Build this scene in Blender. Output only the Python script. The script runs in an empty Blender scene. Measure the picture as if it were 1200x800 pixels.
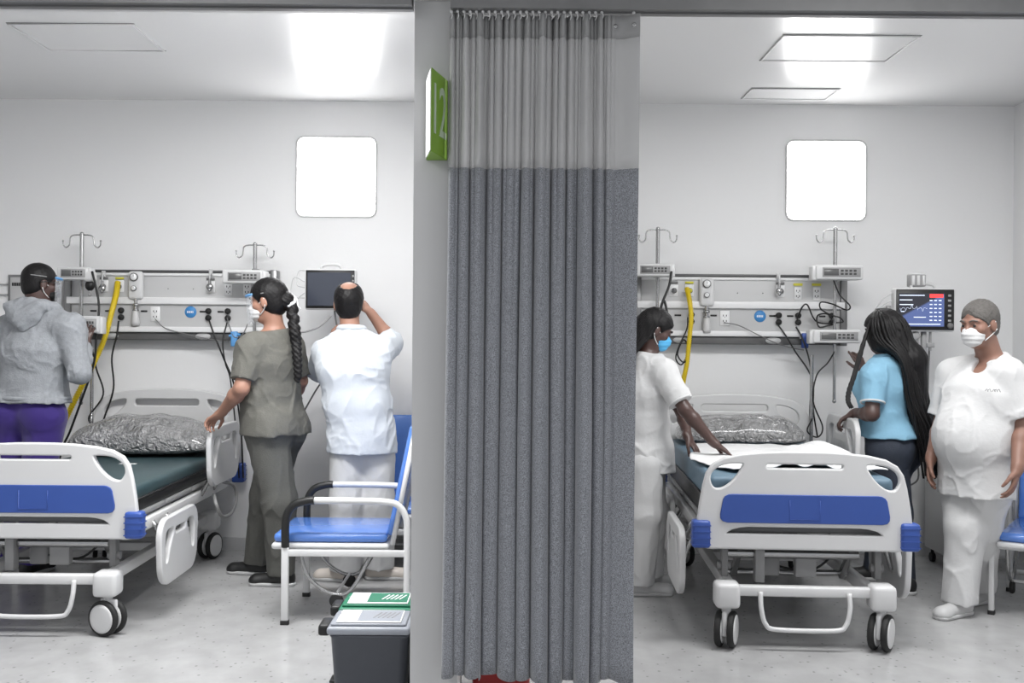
import bpy, bmesh, math, random
import numpy as np
from mathutils import Vector, Matrix
random.seed(7)
C = bpy.context.scene.collection
PI = math.pi
EYE = 1.45
F = 1200.0
CX, CY = 590.0, 397.0
ROLL = 0.0075

# ---------------------------------------------------------------- camera
cam_d = bpy.data.cameras.new('camera'); cam = bpy.data.objects.new('camera', cam_d); C.objects.link(cam)
cam_d.sensor_width = 36.0; cam_d.lens = 36.0*F/1200.0
cam_d.shift_x = (600-CX)/1200.0; cam_d.shift_y = (CY-400)/1200.0
cam_d.clip_start = 0.05
cam.matrix_world = Matrix.Translation((0, 0, EYE)) @ Matrix.Rotation(ROLL, 4, 'Y') .inverted() @ Matrix.Rotation(PI/2, 4, 'X')
bpy.context.scene.camera = cam
# ---------------------------------------------------------------- world, exposure
w = bpy.data.worlds.new('world'); bpy.context.scene.world = w; w.use_nodes = True
w.node_tree.nodes['Background'].inputs[0].default_value = (0.93, 0.95, 1.0, 1)
w.node_tree.nodes['Background'].inputs[1].default_value = 0.75
vs = bpy.context.scene.view_settings
vs.view_transform = 'Standard'; vs.look = 'None'; vs.gamma = 1; vs.use_curve_mapping = False
vs.exposure = 0.16

def area(name, loc, size, power, rot=(0, 0, 0), col=(1, 1, 1)):
    l = bpy.data.lights.new(name, 'AREA'); l.shape = 'RECTANGLE'; l.size, l.size_y = size
    l.energy = power; l.color = col
    o = bpy.data.objects.new(name, l); C.objects.link(o); o.location = loc; o.rotation_euler = rot
    return o
CEIL = 3.06
# unseen lamps added to light the bays (behind the header beam) and column (ahead)
area('added_bay_lamp', (-1.15, 4.40, CEIL-.09), (1.4, .5), 90)
area('added_bay_lamp', (1.9, 4.35, CEIL-.09), (2.0, .5), 62)
area('added_corridor_lamp', (-1.6, 1.6, CEIL-.09), (1.2, .6), 24)
area('added_corridor_lamp', (1.9, 1.6, CEIL-.09), (1.2, .6), 20)

# ---------------------------------------------------------------- helpers
def at(px, py, d):
    """point seen at photo pixel (px,py) at distance d in front of the eye"""
    x, y = px-CX, py-CY
    c, s = math.cos(ROLL), math.sin(ROLL)
    X = (x*c + y*s)/F; Z = -(-x*s + y*c)/F
    return Vector((X*d, d, EYE+Z*d))

def mat(name, col, rough=.5, metal=0., noise=0., nscale=20., bump=0., bscale=60., emit=0., alpha=1., trans=0., coat=0., spec=.5, sheen=0.):
    m = bpy.data.materials.new(name); m.use_nodes = True
    nt = m.node_tree; b = nt.nodes['Principled BSDF']
    c = tuple(x for x in col)+(1,)
    b.inputs['Base Color'].default_value = c
    b.inputs['Roughness'].default_value = rough; b.inputs['Metallic'].default_value = metal
    b.inputs['Specular IOR Level'].default_value = spec
    if coat: b.inputs['Coat Weight'].default_value = coat
    if sheen: b.inputs['Sheen Weight'].default_value = sheen
    if trans: b.inputs['Transmission Weight'].default_value = trans
    if alpha < 1: b.inputs['Alpha'].default_value = alpha
    if emit:
        b.inputs['Emission Color'].default_value = c; b.inputs['Emission Strength'].default_value = emit
    tc = nt.nodes.new('ShaderNodeTexCoord')
    if noise:
        n = nt.nodes.new('ShaderNodeTexNoise'); n.inputs['Scale'].default_value = nscale; n.inputs['Detail'].default_value = 4
        nt.links.new(tc.outputs['Object'], n.inputs['Vector'])
        r = nt.nodes.new('ShaderNodeMix'); r.data_type = 'RGBA'
        r.inputs[6].default_value = tuple(x*(1-noise) for x in col)+(1,)
        r.inputs[7].default_value = tuple(min(1, x*(1+noise)) for x in col)+(1,)
        nt.links.new(n.outputs['Fac'], r.inputs[0]); nt.links.new(r.outputs[2], b.inputs['Base Color'])
    if bump:
        n = nt.nodes.new('ShaderNodeTexNoise'); n.inputs['Scale'].default_value = bscale; n.inputs['Detail'].default_value = 3
        nt.links.new(tc.outputs['Object'], n.inputs['Vector'])
        bp = nt.nodes.new('ShaderNodeBump'); bp.inputs['Strength'].default_value = bump; bp.inputs['Distance'].default_value = .01
        nt.links.new(n.outputs['Fac'], bp.inputs['Height']); nt.links.new(bp.outputs[0], b.inputs['Normal'])
    return m
def g(v, t=0):      # grey from an sRGB byte
    x = v/255.; l = x/12.92 if x < .04 else ((x+.055)/1.055)**2.4
    return (l, l, l)
def rgb(*v): return tuple(g(x)[0] for x in v)

M = {}
M['wall'] = mat('wall_paint', g(226), .45, bump=.05, bscale=40)
M['ceil'] = mat('ceiling_gloss', g(222), .26, spec=.8, bump=.02, bscale=3)
M['column'] = mat('column_paint', g(190), .5, noise=.03, nscale=3)
M['alu'] = mat('aluminium', g(130), .35, .8, noise=.15, nscale=8)
M['dark_alu'] = mat('dark_aluminium', g(85), .4, .5)
M['steel'] = mat('steel', g(170), .25, .9)
M['enamel'] = mat('white_enamel', g(208), .35, coat=.2)
M['plastic'] = mat('white_plastic', g(204), .35, noise=.02, nscale=5)
M['offwhite'] = mat('off_white_plastic', g(192), .4)
M['grey'] = mat('grey_plastic', g(150), .5)
M['midgrey'] = mat('mid_grey_plastic', g(110), .5)
M['black'] = mat('black_plastic', g(22), .45)
M['rubber'] = mat('black_rubber', g(28), .7)
M['blue'] = mat('blue_plastic', rgb(48, 78, 152), .4, noise=.04, nscale=6)
M['blueseat'] = mat('blue_vinyl', rgb(84, 128, 205), .2, noise=.05, nscale=6, coat=.5)
M['teal'] = mat('teal_vinyl', rgb(50, 70, 74), .38, noise=.08, nscale=5, bump=.1, bscale=15)
M['bluegrey'] = mat('blue_grey_vinyl', rgb(92, 116, 132), .5, noise=.15, nscale=12, bump=.3, bscale=20)
M['blackvinyl'] = mat('black_vinyl', g(26), .45)
M['panel'] = mat('headwall_panel', g(188), .45)
M['rail'] = mat('headwall_rail', g(222), .3)
M['band'] = mat('headwall_band', g(88), .45, noise=.06)
M['plate'] = mat('socket_plate', g(222), .4)
M['yellow'] = mat('yellow_plastic', rgb(214, 188, 30), .45)
M['label_y'] = mat('yellow_label', rgb(196, 190, 60), .6)
M['bluesticker'] = mat('blue_sticker', rgb(60, 130, 190), .5)
M['bluelight'] = mat('light_blue_plastic', rgb(90, 150, 205), .4)
M['red'] = mat('red_plastic', rgb(150, 34, 34), .4)
M['binbody'] = mat('bin_grey', rgb(66, 69, 76), .5, noise=.06, nscale=30)
M['binlid'] = mat('bin_lid_grey', rgb(96, 99, 103), .4)
M['binpale'] = mat('bin_lid_pale', rgb(150, 154, 162), .35)
M['green'] = mat('green_lid', rgb(26, 112, 82), .45)
M['lime'] = mat('lime_green_sign', rgb(120, 160, 40), .45)
M['signgrey'] = mat('sign_figure_grey', rgb(186, 200, 178), .5)
M['paper'] = mat('white_paper', g(238), .6)
M['print'] = mat('printed_grey', g(140), .6)
M['screen'] = mat('dark_screen', rgb(62, 66, 76), .15)
M['display'] = mat('pump_display', g(92), .25)
M['keys'] = mat('pump_keypad', g(68), .4)
M['sheet'] = mat('white_sheet', g(225), .8, bump=.2, bscale=12)
M['jeans'] = mat('dark_denim', rgb(44, 50, 62), .8, noise=.35, nscale=9, bump=.2, bscale=200)
M['purple'] = mat('purple_trousers', rgb(48, 28, 108), .8, noise=.1, nscale=6, sheen=.2)
M['hoodie'] = mat('grey_marl', rgb(146, 149, 153), .85, noise=.22, nscale=40, bump=.3, bscale=120)
M['scrub'] = mat('grey_scrub', rgb(98, 97, 91), .8, noise=.12, nscale=50, bump=.3, bscale=150)
M['scrubdark'] = mat('grey_scrub_trousers', rgb(84, 84, 80), .8, noise=.12, nscale=50, bump=.3, bscale=150)
M['white'] = mat('white_cotton', g(200), .8, noise=.02, nscale=20, bump=.15, bscale=50)
M['whiteblue'] = mat('white_coat_cotton', rgb(196, 201, 207), .8, noise=.02, nscale=20, bump=.15, bscale=50)
M['lightblue'] = mat('light_blue_cotton', rgb(126, 170, 194), .8, noise=.05, nscale=30, bump=.15, bscale=60)
M['skin_tan'] = mat('tan_skin', rgb(158, 118, 100), .5, noise=.06, nscale=14)
M['skin_mid'] = mat('weathered_skin', rgb(132, 98, 84), .5, noise=.08, nscale=14)
M['skin_brown'] = mat('brown_skin', rgb(150, 104, 92), .45, noise=.1, nscale=14)
M['skin_dark'] = mat('dark_skin', rgb(74, 54, 49), .42, noise=.1, nscale=14)
M['hair'] = mat('black_hair', rgb(14, 12, 13), .5, noise=.3, nscale=60, bump=.25, bscale=160, spec=.3)
M['hairgrey'] = mat('greying_hair', rgb(86, 83, 80), .7, noise=.4, nscale=50, bump=.6, bscale=130)
M['mask'] = mat('white_mask', g(205), .8, bump=.15, bscale=90)
M['bluemask'] = mat('blue_mask', rgb(84, 168, 216), .8)
M['shoeblack'] = mat('black_shoe', g(26), .5)
M['shoesole'] = mat('pale_sole', g(190), .6)
M['shoewhite'] = mat('white_leather', g(190), .45, noise=.04)
M['shoebeige'] = mat('beige_leather', rgb(196, 188, 180), .5, noise=.06)
M['eye'] = mat('dark_eye', g(20), .2)
M['glass'] = mat('clear_plastic', (.93, .96, 1), .05, alpha=.13)

# crumpled plastic wrap
def plastic_mat():
    m = mat('plastic_wrapped_pillow', g(140), .14, coat=.8, spec=.8, noise=.45, nscale=6)
    nt = m.node_tree; b = nt.nodes['Principled BSDF']; tc = nt.nodes.new('ShaderNodeTexCoord')
    v = nt.nodes.new('ShaderNodeTexVoronoi'); v.inputs['Scale'].default_value = 7; v.feature = 'DISTANCE_TO_EDGE'
    n = nt.nodes.new('ShaderNodeTexNoise'); n.inputs['Scale'].default_value = 6; n.inputs['Detail'].default_value = 4
    nt.links.new(tc.outputs['Object'], n.inputs[0]); nt.links.new(n.outputs['Color'], v.inputs['Vector'])
    bp = nt.nodes.new('ShaderNodeBump'); bp.inputs['Strength'].default_value = .9; bp.inputs['Distance'].default_value = .05
    nt.links.new(v.outputs['Distance'], bp.inputs['Height']); nt.links.new(bp.outputs[0], b.inputs['Normal'])
    return m
M['wrap'] = plastic_mat()

def floor_mat():
    m = mat('speckled_vinyl', g(205), .2, spec=.5); nt = m.node_tree; b = nt.nodes['Principled BSDF']
    tc = nt.nodes.new('ShaderNodeTexCoord')
    n1 = nt.nodes.new('ShaderNodeTexNoise'); n1.inputs['Scale'].default_value = 7; n1.inputs['Detail'].default_value = 5
    n2 = nt.nodes.new('ShaderNodeTexVoronoi'); n2.inputs['Scale'].default_value = 22
    mp = nt.nodes.new('ShaderNodeMapping'); mp.inputs['Scale'].default_value = (1, .8, 1)
    nt.links.new(tc.outputs['Object'], mp.inputs[0])
    for n in (n1, n2): nt.links.new(mp.outputs[0], n.inputs['Vector'])
    r1 = nt.nodes.new('ShaderNodeValToRGB'); r1.color_ramp.elements[0].position = .35; r1.color_ramp.elements[1].position = .65
    r1.color_ramp.elements[0].color = g(166)+(1,); r1.color_ramp.elements[1].color = g(176)+(1,)
    nt.links.new(n1.outputs['Fac'], r1.inputs[0])
    r2 = nt.nodes.new('ShaderNodeValToRGB'); r2.color_ramp.elements[0].position = .10; r2.color_ramp.elements[1].position = .17
    r2.color_ramp.elements[0].color = (.35, .35, .35, 1); r2.color_ramp.elements[1].color = (1, 1, 1, 1)
    nt.links.new(n2.outputs['Distance'], r2.inputs[0])
    mx = nt.nodes.new('ShaderNodeMix'); mx.data_type = 'RGBA'; mx.blend_type = 'MULTIPLY'; mx.inputs[0].default_value = .55
    nt.links.new(r1.outputs[0], mx.inputs[6]); nt.links.new(r2.outputs[0], mx.inputs[7])
    nt.links.new(mx.outputs[2], b.inputs['Base Color'])
    r3 = nt.nodes.new('ShaderNodeMapRange'); r3.inputs[3].default_value = .18; r3.inputs[4].default_value = .25
    nt.links.new(n1.outputs['Fac'], r3.inputs[0]); nt.links.new(r3.outputs[0], b.inputs['Roughness'])
    return m
M['floor'] = floor_mat()

def curtain_mat():
    m = mat('grey_curtain_cloth', rgb(112, 114, 119), .85, sheen=.3); nt = m.node_tree; b = nt.nodes['Principled BSDF']
    tc = nt.nodes.new('ShaderNodeTexCoord'); n = nt.nodes.new('ShaderNodeTexNoise')
    n.inputs['Scale'].default_value = 330; n.inputs['Detail'].default_value = 3
    nt.links.new(tc.outputs['Object'], n.inputs['Vector'])
    r = nt.nodes.new('ShaderNodeValToRGB'); r.color_ramp.elements[0].position = .38; r.color_ramp.elements[1].position = .62
    r.color_ramp.elements[0].color = rgb(98, 100, 105)+(1,); r.color_ramp.elements[1].color = rgb(150, 153, 159)+(1,)
    nt.links.new(n.outputs['Fac'], r.inputs[0]); nt.links.new(r.outputs[0], b.inputs['Base Color'])
    return m
M['curtain'] = curtain_mat()
def net_mat():
    m = mat('curtain_netting', g(186), .8, alpha=.66); nt = m.node_tree; b = nt.nodes['Principled BSDF']
    return m
M['net'] = net_mat()
M['nethem'] = mat('netting_hem', g(150), .85)

def link(name, me, m, parent=None):
    o = bpy.data.objects.new(name, me); C.objects.link(o)
    if m and not me.materials: me.materials.append(m)
    if parent is not None: o.parent = parent
    return o
def tag(o, label, cat, group=None):
    o['label'] = label; o['category'] = cat
    if group: o['group'] = group
    return o
def thing(name, label, cat, loc=(0, 0, 0), rz=0, group=None):
    o = bpy.data.objects.new(name, None); C.objects.link(o); o.empty_display_size = .1
    o.location = loc; o.rotation_euler = (0, 0, rz)
    return tag(o, label, cat, group)
def struct(o): o['kind'] = 'structure'; return o

class MB:
    """collects solids, builds ONE mesh"""
    def __init__(s): s.bm = bmesh.new(); s.mats = []; s.cur = 0
    def _merge(s, b2, M4=None, smooth=False):
        if M4 is not None: b2.transform(M4)
        for f in b2.faces: f.smooth = smooth; f.material_index = s.cur
        me = bpy.data.meshes.new('t'); b2.to_mesh(me); b2.free(); s.bm.from_mesh(me); bpy.data.meshes.remove(me)
    def m(s, mt):
        if mt not in s.mats: s.mats.append(mt)
        s.cur = s.mats.index(mt); return s
    def box(s, c, size, bev=0, seg=2, rot=None, smooth=False):
        b = bmesh.new(); bmesh.ops.create_cube(b, size=1)
        bmesh.ops.scale(b, vec=size, verts=b.verts)
        if bev: bmesh.ops.bevel(b, geom=b.edges[:], offset=min(bev, min(size)*.49), segments=seg, profile=.5, affect='EDGES')
        T = Matrix.Translation(c)
        if rot is not None: T = T @ rot.to_4x4()
        s._merge(b, T, smooth or bev > 0); return s
    def b2(s, lo, hi, bev=0, seg=2):
        lo, hi = Vector(lo), Vector(hi); return s.box((lo+hi)/2, tuple(hi-lo), bev, seg)
    def cyl(s, a, b, r, r2=None, n=16):
        a, b = Vector(a), Vector(b); r2 = r if r2 is None else r2
        bb = bmesh.new(); d = b-a
        bmesh.ops.create_cone(bb, cap_ends=True, segments=n, radius1=r, radius2=r2, depth=d.length)
        q = Vector((0, 0, 1)).rotation_difference(d.normalized()).to_matrix().to_4x4()
        s._merge(bb, Matrix.Translation((a+b)/2) @ q, False)
        return s
    def ball(s, c, r, sc=(1, 1, 1), n=12, rot=None):
        b = bmesh.new(); bmesh.ops.create_uvsphere(b, u_segments=n, v_segments=max(6, n*2//3), radius=r)
        bmesh.ops.scale(b, vec=sc, verts=b.verts)
        T = Matrix.Translation(c)
        if rot is not None: T = T @ rot.to_4x4()
        s._merge(b, T, True); return s
    def tube(s, pts, r, n=8, smooth=6, closed=False, rfun=None):
        P = [Vector(p) for p in pts]
        if smooth and len(P) > 2: P = catmull(P, smooth, closed)
        b = bmesh.new(); rings = []
        N = len(P); up = None
        for i, p in enumerate(P):
            t = (P[(i+1) % N]-P[i-1]) if closed else (P[min(i+1, N-1)]-P[max(i-1, 0)])
            t.normalize()
            if up is None:
                up = Vector((0, 0, 1)) if abs(t.z) < .9 else Vector((1, 0, 0))
            x = t.cross(up)
            if x.length < 1e-4: x = t.orthogonal()
            x.normalize(); up = x.cross(t).normalized()
            rr = rfun(i/(N-1)) if rfun else r
            rings.append([b.verts.new(p+x*math.cos(a)*rr+up*math.sin(a)*rr) for a in [2*PI*k/n for k in range(n)]])
        for i in range(N if closed else N-1):
            A, B = rings[i], rings[(i+1) % N]
            for k in range(n): b.faces.new((A[k], A[(k+1) % n], B[(k+1) % n], B[k]))
        if not closed: b.faces.new(rings[0]); b.faces.new(rings[-1][::-1])
        s._merge(b, None, True); return s
    def lathe(s, prof, c=(0, 0, 0), axis='Z', n=24, smooth=True):
        b = bmesh.new(); rings = []
        for r, z in prof: rings.append([b.verts.new((max(r, 1e-4)*math.cos(2*PI*k/n), max(r, 1e-4)*math.sin(2*PI*k/n), z)) for k in range(n)])
        for A, B in zip(rings, rings[1:]):
            for k in range(n): b.faces.new((A[k], A[(k+1) % n], B[(k+1) % n], B[k]))
        b.faces.new(rings[0][::-1]); b.faces.new(rings[-1])
        R = {'Z': Matrix.Identity(4), 'X': Matrix.Rotation(PI/2, 4, 'Y'), 'Y': Matrix.Rotation(-PI/2, 4, 'X')}[axis]
        s._merge(b, Matrix.Translation(c) @ R, smooth); return s
    def build(s, name, m=None, parent=None, loc=None):
        bmesh.ops.recalc_face_normals(s.bm, faces=s.bm.faces[:])
        me = bpy.data.meshes.new(name); s.bm.to_mesh(me); s.bm.free()
        for mt in (s.mats or [m]): me.materials.append(mt)
        o = link(name, me, None, parent)
        if loc is not None: o.location = loc
        return o

def catmull(P, k, closed=False):
    out = []; n = len(P)
    rng = range(n) if closed else range(n-1)
    for i in rng:
        p0 = P[i-1] if (closed or i > 0) else P[0]*2-P[1]
        p1 = P[i]; p2 = P[(i+1) % n]
        p3 = P[(i+2) % n] if (closed or i+2 < n) else P[-1]*2-P[-2]
        for j in range(k):
            t = j/k
            out.append(.5*((2*p1)+(-p0+p2)*t+(2*p0-5*p1+4*p2-p3)*t*t+(-p0+3*p1-3*p2+p3)*t**3))
    if not closed: out.append(P[-1].copy())
    return out

def plate(name, outlines, thick, m, parent=None, bevel=.004, M4=None, smooth=(4,)):
    """outline (first) with holes, in x,z; thickness along y; rounded rims"""
    cu = bpy.data.curves.new('t', 'CURVE'); cu.dimensions = '2D'; cu.fill_mode = 'BOTH'
    cu.extrude = thick/2-bevel; cu.bevel_depth = bevel; cu.bevel_resolution = 2
    for i, ol in enumerate(outlines):
        P = [Vector((x, z, 0)) for x, z in ol]
        sp = cu.splines.new('POLY'); sp.points.add(len(P)-1)
        for q, p in zip(sp.points, P): q.co = (p.x, p.y, 0, 1)
        sp.use_cyclic_u = True
    t = bpy.data.objects.new('t', cu); C.objects.link(t)
    dg = bpy.context.evaluated_depsgraph_get(); me = bpy.data.meshes.new_from_object(t.evaluated_get(dg))
    bpy.data.objects.remove(t); bpy.data.curves.remove(cu)
    me.transform(Matrix.Rotation(PI/2, 4, 'X'))
    if M4 is not None: me.transform(M4)
    me.name = name; me.materials.clear(); me.materials.append(m)
    return link(name, me, None, parent)
def rrect(x0, z0, x1, z1, r, n=6):
    P = []
    for cx, cz, a0 in ((x1-r, z1-r, 0), (x0+r, z1-r, 90), (x0+r, z0+r, 180), (x1-r, z0+r, 270)):
        for k in range(n+1):
            a = math.radians(a0+90*k/n); P.append((cx+r*math.cos(a), cz+r*math.sin(a)))
    return P
def smooth2(P, k=5):
    return [(v.x, v.y) for v in catmull([Vector((x, z, 0)) for x, z in P], k, True)]
def text_mesh(name, s, size, thick, m, parent, M4):
    cu = bpy.data.curves.new('t', 'FONT'); cu.body = s; cu.size = size; cu.extrude = thick
    cu.align_x = 'CENTER'; cu.align_y = 'CENTER'
    t = bpy.data.objects.new('t', cu); C.objects.link(t)
    dg = bpy.context.evaluated_depsgraph_get(); me = bpy.data.meshes.new_from_object(t.evaluated_get(dg))
    bpy.data.objects.remove(t); bpy.data.curves.remove(cu)
    me.transform(M4); me.name = name; me.materials.clear(); me.materials.append(m)
    return link(name, me, None, parent)
def copy_tree(o, parent=None):
    c = o.copy(); C.objects.link(c); c.parent = parent
    for ch in list(o.children): copy_tree(ch, c)
    return c

# ---------------------------------------------------------------- setting
def sbox(name, lo, hi, m):
    mb = MB(); mb.b2(lo, hi); return struct(mb.build(name, m))
XL, XR, YB = -4.3, 3.47, 6.98
PX0, PX1, PY0 = -.335, -.165, 3.80
sbox('floor', (-6, -2.5, -.1), (6, YB+.2, 0), M['floor'])
sbox('ceiling', (-6, -2.5, CEIL), (6, YB+.2, CEIL+.1), M['ceil'])
# back wall with two openings for the small square windows
WIN = [(-1.147, 2.545), (2.19, 2.545)]; WH = .272
def back_wall():
    outer = [(XL, 0), (XR+.1, 0), (XR+.1, CEIL), (XL, CEIL)]
    holes = [rrect(x-WH, z-WH, x+WH, z+WH, .05) for x, z in WIN]
    o = plate('wall_back', [outer]+holes, .12, M['wall'], bevel=.0005); o.location = (0, YB+.06, 0); return struct(o)
back_wall()
M['daylight'] = mat('daylit_frosted_pane', (1, 1, 1), .3, emit=11.0)
def pane_mat():
    m = M['daylight']; nt = m.node_tree; b = nt.nodes['Principled BSDF']
    tc = nt.nodes.new('ShaderNodeTexCoord'); n = nt.nodes.new('ShaderNodeTexNoise'); n.inputs['Scale'].default_value = 9; n.inputs['Detail'].default_value = 5
    nt.links.new(tc.outputs['Object'], n.inputs[0])
    # leaves showing faintly through the lower middle of the pane
    gr = nt.nodes.new('ShaderNodeTexGradient'); gr.gradient_type = 'SPHERICAL'
    mp = nt.nodes.new('ShaderNodeMapping'); mp.inputs['Location'].default_value = (.1, 0, .3); mp.inputs['Scale'].default_value = (5, 1, 4)
    nt.links.new(tc.outputs['Object'], mp.inputs[0]); nt.links.new(mp.outputs[0], gr.inputs[0])
    r = nt.nodes.new('ShaderNodeValToRGB'); r.color_ramp.elements[0].position = .5; r.color_ramp.elements[1].position = .58
    nt.links.new(n.outputs['Fac'], r.inputs[0])
    mu = nt.nodes.new('ShaderNodeMath'); mu.operation = 'MULTIPLY'
    nt.links.new(r.outputs[0], mu.inputs[0]); nt.links.new(gr.outputs['Fac'], mu.inputs[1])
    mr = nt.nodes.new('ShaderNodeMapRange'); mr.inputs[3].default_value = 11.0; mr.inputs[4].default_value = .25; mr.inputs[2].default_value = .35
    nt.links.new(mu.outputs[0], mr.inputs[0]); nt.links.new(mr.outputs[0], b.inputs['Emission Strength'])
pane_mat()
for i, (x, z) in enumerate(WIN):
    o = plate('window_%d' % (i+1), [rrect(-WH-.01, -WH-.01, WH+.01, WH+.01, .055)], .012, M['daylight'], bevel=.002)
    o.location = (x, YB+.03, z); struct(o)
    f = plate('window_frame', [rrect(-WH-.004, -WH-.004, WH+.004, WH+.004, .054), rrect(-WH+.004, -WH+.004, WH-.004, WH-.004, .048)], .02, M['offwhite'], o, bevel=.002)
    f.location = (0, -.03, 0)
sbox('wall_right', (XR, 3.7, 0), (XR+.12, YB+.1, CEIL), M['wall'])
sbox('wall_left', (XL-.12, 3.7, 0), (XL, YB+.1, CEIL), M['wall'])
sbox('wall_partition', (PX0, PY0+.3, 0), (PX1, YB, CEIL), M['wall'])
sbox('wall_column', (PX0-.003, PY0, 0), (PX1+.003, PY0+.3, CEIL), M['column'])
sbox('wall_header', (-6, 3.78, 2.70), (6, 3.95, CEIL), M['column'])
sbox('baseboard_left', (XL, YB-.012, 0), (PX0, YB, .085), M['offwhite'])
sbox('baseboard_right', (PX1, YB-.012, 0), (XR, YB, .085), M['offwhite'])
sbox('baseboard_side', (XR-.012, 3.8, 0), (XR, YB-.012, .085), M['offwhite'])
# aluminium curtain tracks under the header
def track(name, x0, x1, z, label):
    mb = MB(); mb.b2((x0, 3.69, z), (x1, 3.775, z+.008)); mb.b2((x0, 3.69, z+.008), (x1, 3.697, z+.05))
    mb.b2((x0, 3.768, z+.008), (x1, 3.775, z+.05)); mb.b2((x0, 3.69, z+.045), (x1, 3.775, z+.055))
    mb.b2((x0, 3.728, z-.006), (x1, 3.738, z))
    return tag(mb.build(name, M['alu']), label, 'track')
track('curtain_track', -5.9, -.34, 2.652, 'grey aluminium curtain track with no curtain across top of left bay')
track('curtain_track', -.2, 5.9, 2.642, 'grey aluminium curtain track carrying the grey curtain, across right bay')
# ceiling access hatches
def hatch(x0, x1, y0, y1, label):
    t = thing('ceiling_hatch', label, 'ceiling hatch', ((x0+x1)/2, (y0+y1)/2, CEIL-.0005), 0)
    w, h = (x1-x0)/2, (y1-y0)/2
    R = Matrix.Rotation(PI/2, 4, 'X')
    f = plate('frame', [[(-w, -h), (w, -h), (w, h), (-w, h)], [(-w+.008, -h+.008), (w-.008, -h+.008), (w-.008, h-.008), (-w+.008, h-.008)]], .009, M['enamel'], t, bevel=.001, M4=R)
    f.location.z = -.0045
    mb = MB(); mb.b2((-w+.012, -h+.012, -.004), (w-.012, h-.012, -.0002)); mb.build('panel', M['ceil'], t)
    for a, b_ in (((-w-.006, -h-.006, -.0022), (w+.006, -h+.001, 0)), ((-w-.006, h-.001, -.0022), (w+.006, h+.006, 0))):
        mb = MB(); mb.b2(a, b_); mb.build('gap', M['midgrey'], t)
hatch(-2.57, -1.92, 5.28, 5.77, 'square white ceiling access hatch above the left bay')
hatch(1.46, 2.18, 5.38, 5.87, 'larger white ceiling access hatch in right bay, nearer the curtain track')
hatch(1.57, 2.13, 6.52, 6.80, 'narrow white ceiling access hatch close to the back wall of right bay')
# housings for the added bay and corridor lamps, all out of view
M['added_lampglow'] = mat('added_lamp_diffuser', (1, 1, 1), .5, emit=3)
for x, y, lx, ly, lab in ((-1.15, 4.40, 1.4, .5, 'added unseen ceiling lamp of the left bay behind the header'), (1.9, 4.35, 2.0, .5, 'added unseen ceiling lamp of the right bay behind the header'),
                     (-1.6, 1.6, 1.2, .6, 'added unseen corridor ceiling lamp ahead of the left bay'), (1.9, 1.6, 1.2, .6, 'added unseen corridor ceiling lamp ahead of the right bay')):
    t = thing('added_ceiling_lamp', lab, 'lamp', (x, y, CEIL))
    mb = MB(); mb.b2((-lx/2-.03, -ly/2-.03, -.06), (lx/2+.03, ly/2+.03, 0), .005); mb.build('housing', M['enamel'], t)
    mb = MB(); mb.b2((-lx/2, -ly/2, -.07), (lx/2, ly/2, -.0605)); mb.build('diffuser', M['added_lampglow'], t)
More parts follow.
